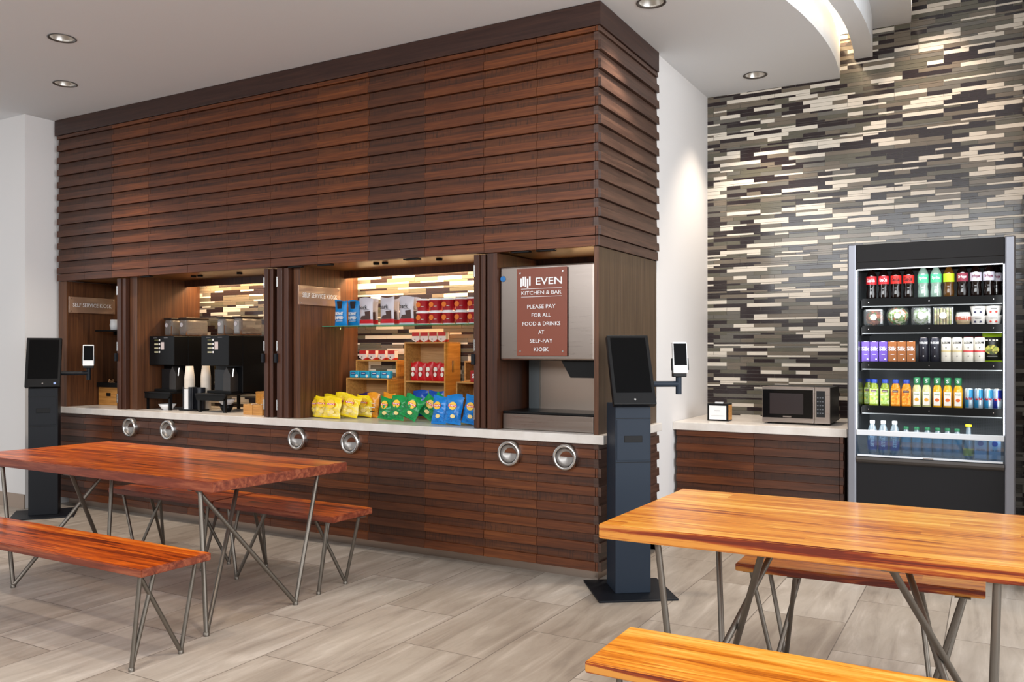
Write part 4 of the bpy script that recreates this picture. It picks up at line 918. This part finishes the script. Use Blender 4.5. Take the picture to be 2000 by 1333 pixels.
# ------------------------------------------------------------------ coffee niche
def coffee(x0, label, slab):
    w_ = .335
    st = thing('riser_stand', (x0+w_/2, .36, .9255), slab, 'stand', 'black stands under the coffee machines')
    MB().box(-w_/2-.018, w_/2+.02, -.24, .26, .145, .158, ch=.003).build('stand_top', M_black, st)
    MB().prism([(-w_/2-.018, .145), (w_/2+.02, .145), (w_/2-.02, .10), (-w_/2+.0, .10)], -.235, -.225, axis='y').build('stand_apron', M_blackm, st)
    for a in (-w_/2, w_/2-.03):
        for b in (-.215, .21): MB().box(a, a+.022, b, b+.022, 0, .146).build('leg', M_black, st)
    o = thing('coffee_machine', (x0+w_/2, .36, 1.084), label, 'coffee machine', 'black coffee machines')
    h = .495
    MB().box(-w_/2, w_/2, -.03, .26, 0, h, ch=.006).build('machine_body', M_black, o)
    hd_ = MB().box(-w_/2, w_/2, -.185, -.031, .235, h, ch=.006).build('machine_head', M_black, o)
    MB().box(-w_/2+.02, w_/2-.02, -.14, -.031, .0, .02, ch=.002).build('drip_tray', M_blackm, o)
    MB().box(-w_/2+.07, w_/2-.12, -.1, -.031, .02, .20).build('inner_column', P('column_black', '17181a', .3), o)
    MB().prism([(.03, .0), (.115, .0), (.115, .16), (.07, .225), (.03, .16)], -.12, -.032, axis='y').build('dispensing_column', P('column_grey', '35312f', .35), o)
    MB().tube([(.135, -.10, .21), (.135, -.11, .14)], .008, 10).build('spout', M_chrome, o)
    for i in range(4):
        MB().box(-.085, -.035, -.1872, -.1852, .45-i*.035, .463-i*.035).build('selector_label', P('label_sage', 'b6b294', .5) if i else P('label_olive', '4a4c2c', .5), hd_)
        MB().lathe([(.009, -.003), (.0095, 0), (.006, -.001), (0, -.001)], 14, axis='y', c=(-.018, -.1855, .457-i*.035)).build('button', M_white, hd_)
    MB().box(.0, .042, -.1872, -.1852, .375, .44).build('instruction_label', P('label_pink', 'cdbfbd', .5), hd_)
    for a in (-.1, .04): MB().box(a, a+.05, -.187, -.185, h-.02, h-.014).build('head_highlight', P('highlight_grey', '7c7c80', .4, .6), hd_)  # highlights along the head's top edge, built as thin grey strips
    for k, a in enumerate((-.085, .115)):
        hp = thing('bean_hopper', (x0+w_/2+a, .44, 1.084+h+.001), 'clear coffee hopper with a dark lid, %s one on the %s machine' % (('left', 'right')[k], 'left' if x0 < -4 else 'right'), 'hopper', 'coffee bean hoppers')
        MB().box(-.05, .05, -.13, .12, 0, .15, ch=.022).build('hopper_bin', glassy('hopper_clear', 'c9c2bc', .72, .06, .16), hp)
        MB().prism([(-.125, .004), (.11, .004), (.11, .03), (.0, .045+.03*k), (-.125, .09-.05*k)], -.045, .045, axis='x').build('coffee_powder', P('coffee_powder', '6a4326' if k == 0 else '6a4326', .8), hp)
        MB().box(-.053, .053, -.133, .123, .148, .166, ch=.006).build('hopper_lid', P('lid_brown', '2e221c', .35), hp)
        MB().lathe([(.019, -.001), (.019, 0), (0, 0)], 20, axis='y').build('round_sticker', P('sticker_pale', 'cfc6c8', .5), hp, (-.012, -.131, .10))
coffee(-4.475, 'black coffee machine on the left in the coffee niche', 'black low stand under the left coffee machine')
coffee(-3.79, 'black coffee machine on the right in the coffee niche', 'black low stand under the right coffee machine')
M_cup = P('paper_cup', 'e3d8ca', .6)
def cupstack(x, y, z0, n, label):
    o = thing('cup_stack', (x, y, z0), label, 'cup stack', 'stacked paper cups')
    prof = []; h0 = 0
    for i in range(n): prof += [(.044, h0), (.0455, h0+.004), (.0435, h0+.012)]; h0 += .0135
    MB().lathe(prof+[(.044, h0), (.0445, h0+.006), (.031, h0+.115), (0, h0+.115)], 26).build('nested_cups', M_cup, o)
# dispenser with lids, and the two stacks
dsp = thing('lid_dispenser', (-3.945, .235, .9255), 'round black dispenser holding white lids and cups between the machines', 'dispenser')
MB().box(-.12, .11, -.07, .07, 0, .012, ch=.004).build('dispenser_base', M_black, dsp)
for x in (-.063, .055):
    pts = [(x+.056*cos(a), .056*sin(a)) for a in [R(-50)+R(280)*k/20 for k in range(21)]]
    mb = MB(); n = len(pts); inner = [(x+.052*cos(a), .052*sin(a)) for a in [R(-50)+R(280)*k/20 for k in range(21)]][::-1]
    for i in range(n-1): mb.prism([pts[i], pts[i+1], inner[n-2-i], inner[n-1-i]], .012, .205 if x < 0 else .20)
    mb.build('dispenser_tube', P('dispenser_grey', '24262c', .35), dsp)
o = thing('lid_stack', (-4.008, .235, .938), 'stack of white cup lids seen through the slot of the dispenser', 'lid stack')
MB().lathe([(.047, .0015*0)]+[(.0475 if i % 2 else .045, .006*i) for i in range(1, 30)]+[(0, .176)], 22).build('nested_lids', M_white, o)
cupstack(-4.008, .235, 1.117, 6, 'shorter stack of upturned paper cups on top of the black dispenser')
cupstack(-3.935, .35, .9255, 21, 'tall stack of upturned paper cups right of the dispenser')
def bowl(x, y, z, r, h_, mat, label):
    o = thing('bowl', (x, y, z), label, 'bowl'); MB().lathe([(r*.5, 0), (r*.75, h_*.4), (r, h_), (r*.96, h_), (r*.7, h_*.45), (0, h_*.3)], 26).build('bowl_body', mat, o)
bowl(-4.24, .19, .9255, .075, .05, M_white, 'small white bowl on the counter below the left coffee machine')
bowl(-3.585, .27, .9835, .075, .05, M_white, 'white bowl on the black pot below the right coffee machine'); bowl(-3.585, .27, .9255, .062, .057, M_black, 'black pot on the counter below the right coffee machine')
def cbox(x, y, z, label, w_=.105, h_=.085):
    o = thing('condiment_box', (x, y, z), label, 'box', 'bamboo condiment boxes')
    MB().box(-w_/2, w_/2, -.05, .05, 0, .006).box(-w_/2, w_/2, -.05, -.044, .006, h_).box(-w_/2, w_/2, .044, .05, .006, h_).box(-w_/2, -w_/2+.006, -.044, .044, .006, h_).box(w_/2-.006, w_/2, -.044, .044, .006, h_).build('box_body', M_bamboo, o)
    for i in range(7): MB().box(-.038+i*.011, -.030+i*.011, -.03, .03, .0065, h_-.004+.004*(i % 3)).build('sugar_packet', M_paper if i % 2 else P('packet_tan', 'd8b070', .6), o)
cbox(-3.16, .16, .9255, 'bamboo box of packets by the folded door, left of the front pair'); cbox(-3.045, .155, .9255, 'bamboo box of packets by the folded door, right of the front pair'); cbox(-3.10, .30, .9255, 'taller bamboo box of packets behind the front pair', .10, .14)
o = thing('bamboo_stand', (-3.36, .48, .9255), 'narrow bamboo stand behind the right coffee stand', 'stand'); MB().box(-.05, .05, -.05, .05, 0, .17, ch=.003).build('stand_body', M_bamboo, o); MB().box(-.04, .04, -.051, -.049, .02, .15).build('front_panel', M_bamboo2, o)
# left niche: mug shelf, box, tray with dried stems
sf = thing('mug_shelf', (-5.12, .47, 1.632), 'black shelf under the white mug in the left niche', 'shelf'); MB().box(-.26, .36, -.2, .22, 0, .014, ch=.002).build('shelf_board', M_blackm, sf); MB().box(-.24, -.22, -.02, .2, -.03, 0).build('bracket', M_blackm, sf)
mg = thing('mug', (-5.205, .36, 1.6465), 'white mug with its handle to the left on the black shelf', 'mug')
MB().lathe([(.034, 0), (.043, .006), (.044, .10), (.041, .10), (.040, .01), (0, .008)], 28).build('mug_body', M_white, mg)
MB().tube([(-.042+.03*-sin(pi*k/10)*1.0, 0, .05+.033*cos(pi*k/10)) for k in range(11)], .006, 10).build('handle', M_white, mg)
bx = thing('supply_box', (-5.235, .42, .9255), 'bamboo box with an oval hand hole in the left niche', 'box')
mb = MB(); W2 = .165
mb.box(-W2, W2, -.1, .1, 0, .172, ch=.003); mb.build('box_body', M_bamboo, bx)
MB().box(-.045, .02, -.1015, -.0985, .085, .118, ch=.0014).build('hand_hole', M_blackm, bx)
ty = thing('tray', (-5.235, .42, 1.098), 'black tray lying on the bamboo box in the left niche', 'tray')
MB().box(-.18, .18, -.115, .115, 0, .008).box(-.18, .18, -.115, -.107, .008, .045).box(-.18, .18, .107, .115, .008, .045).box(-.18, -.172, -.107, .107, .008, .045).box(.172, .18, -.107, .107, .008, .045).build('tray_body', M_blackm, ty)
rnd = random.Random(3); pl = thing('dried_decoration', (-5.2, .42, 1.1065), 'dried brown leaves and twigs lying in the black tray', 'decoration')
for i in range(16):
    a = rnd.random()*6.28; b = rnd.uniform(.3, 1.3); L = rnd.uniform(.04, .11); x, y = rnd.uniform(-.10, .08), rnd.uniform(-.06, .05)
    d = Vector((cos(a)*cos(b), sin(a)*cos(b), sin(b)))*L; MB().tube([(x, y, .008), (x+d.x*.5, y+d.y*.5, .008+d.z*.55), (x+d.x, y+d.y, .008+d.z)], .0045, 7).lathe([(0, -.014), (.009, 0), (0, .014)], 8, c=(x+d.x, y+d.y, .012+d.z)).build('twig', P('dried_leaf', '9c7450', .7), pl)
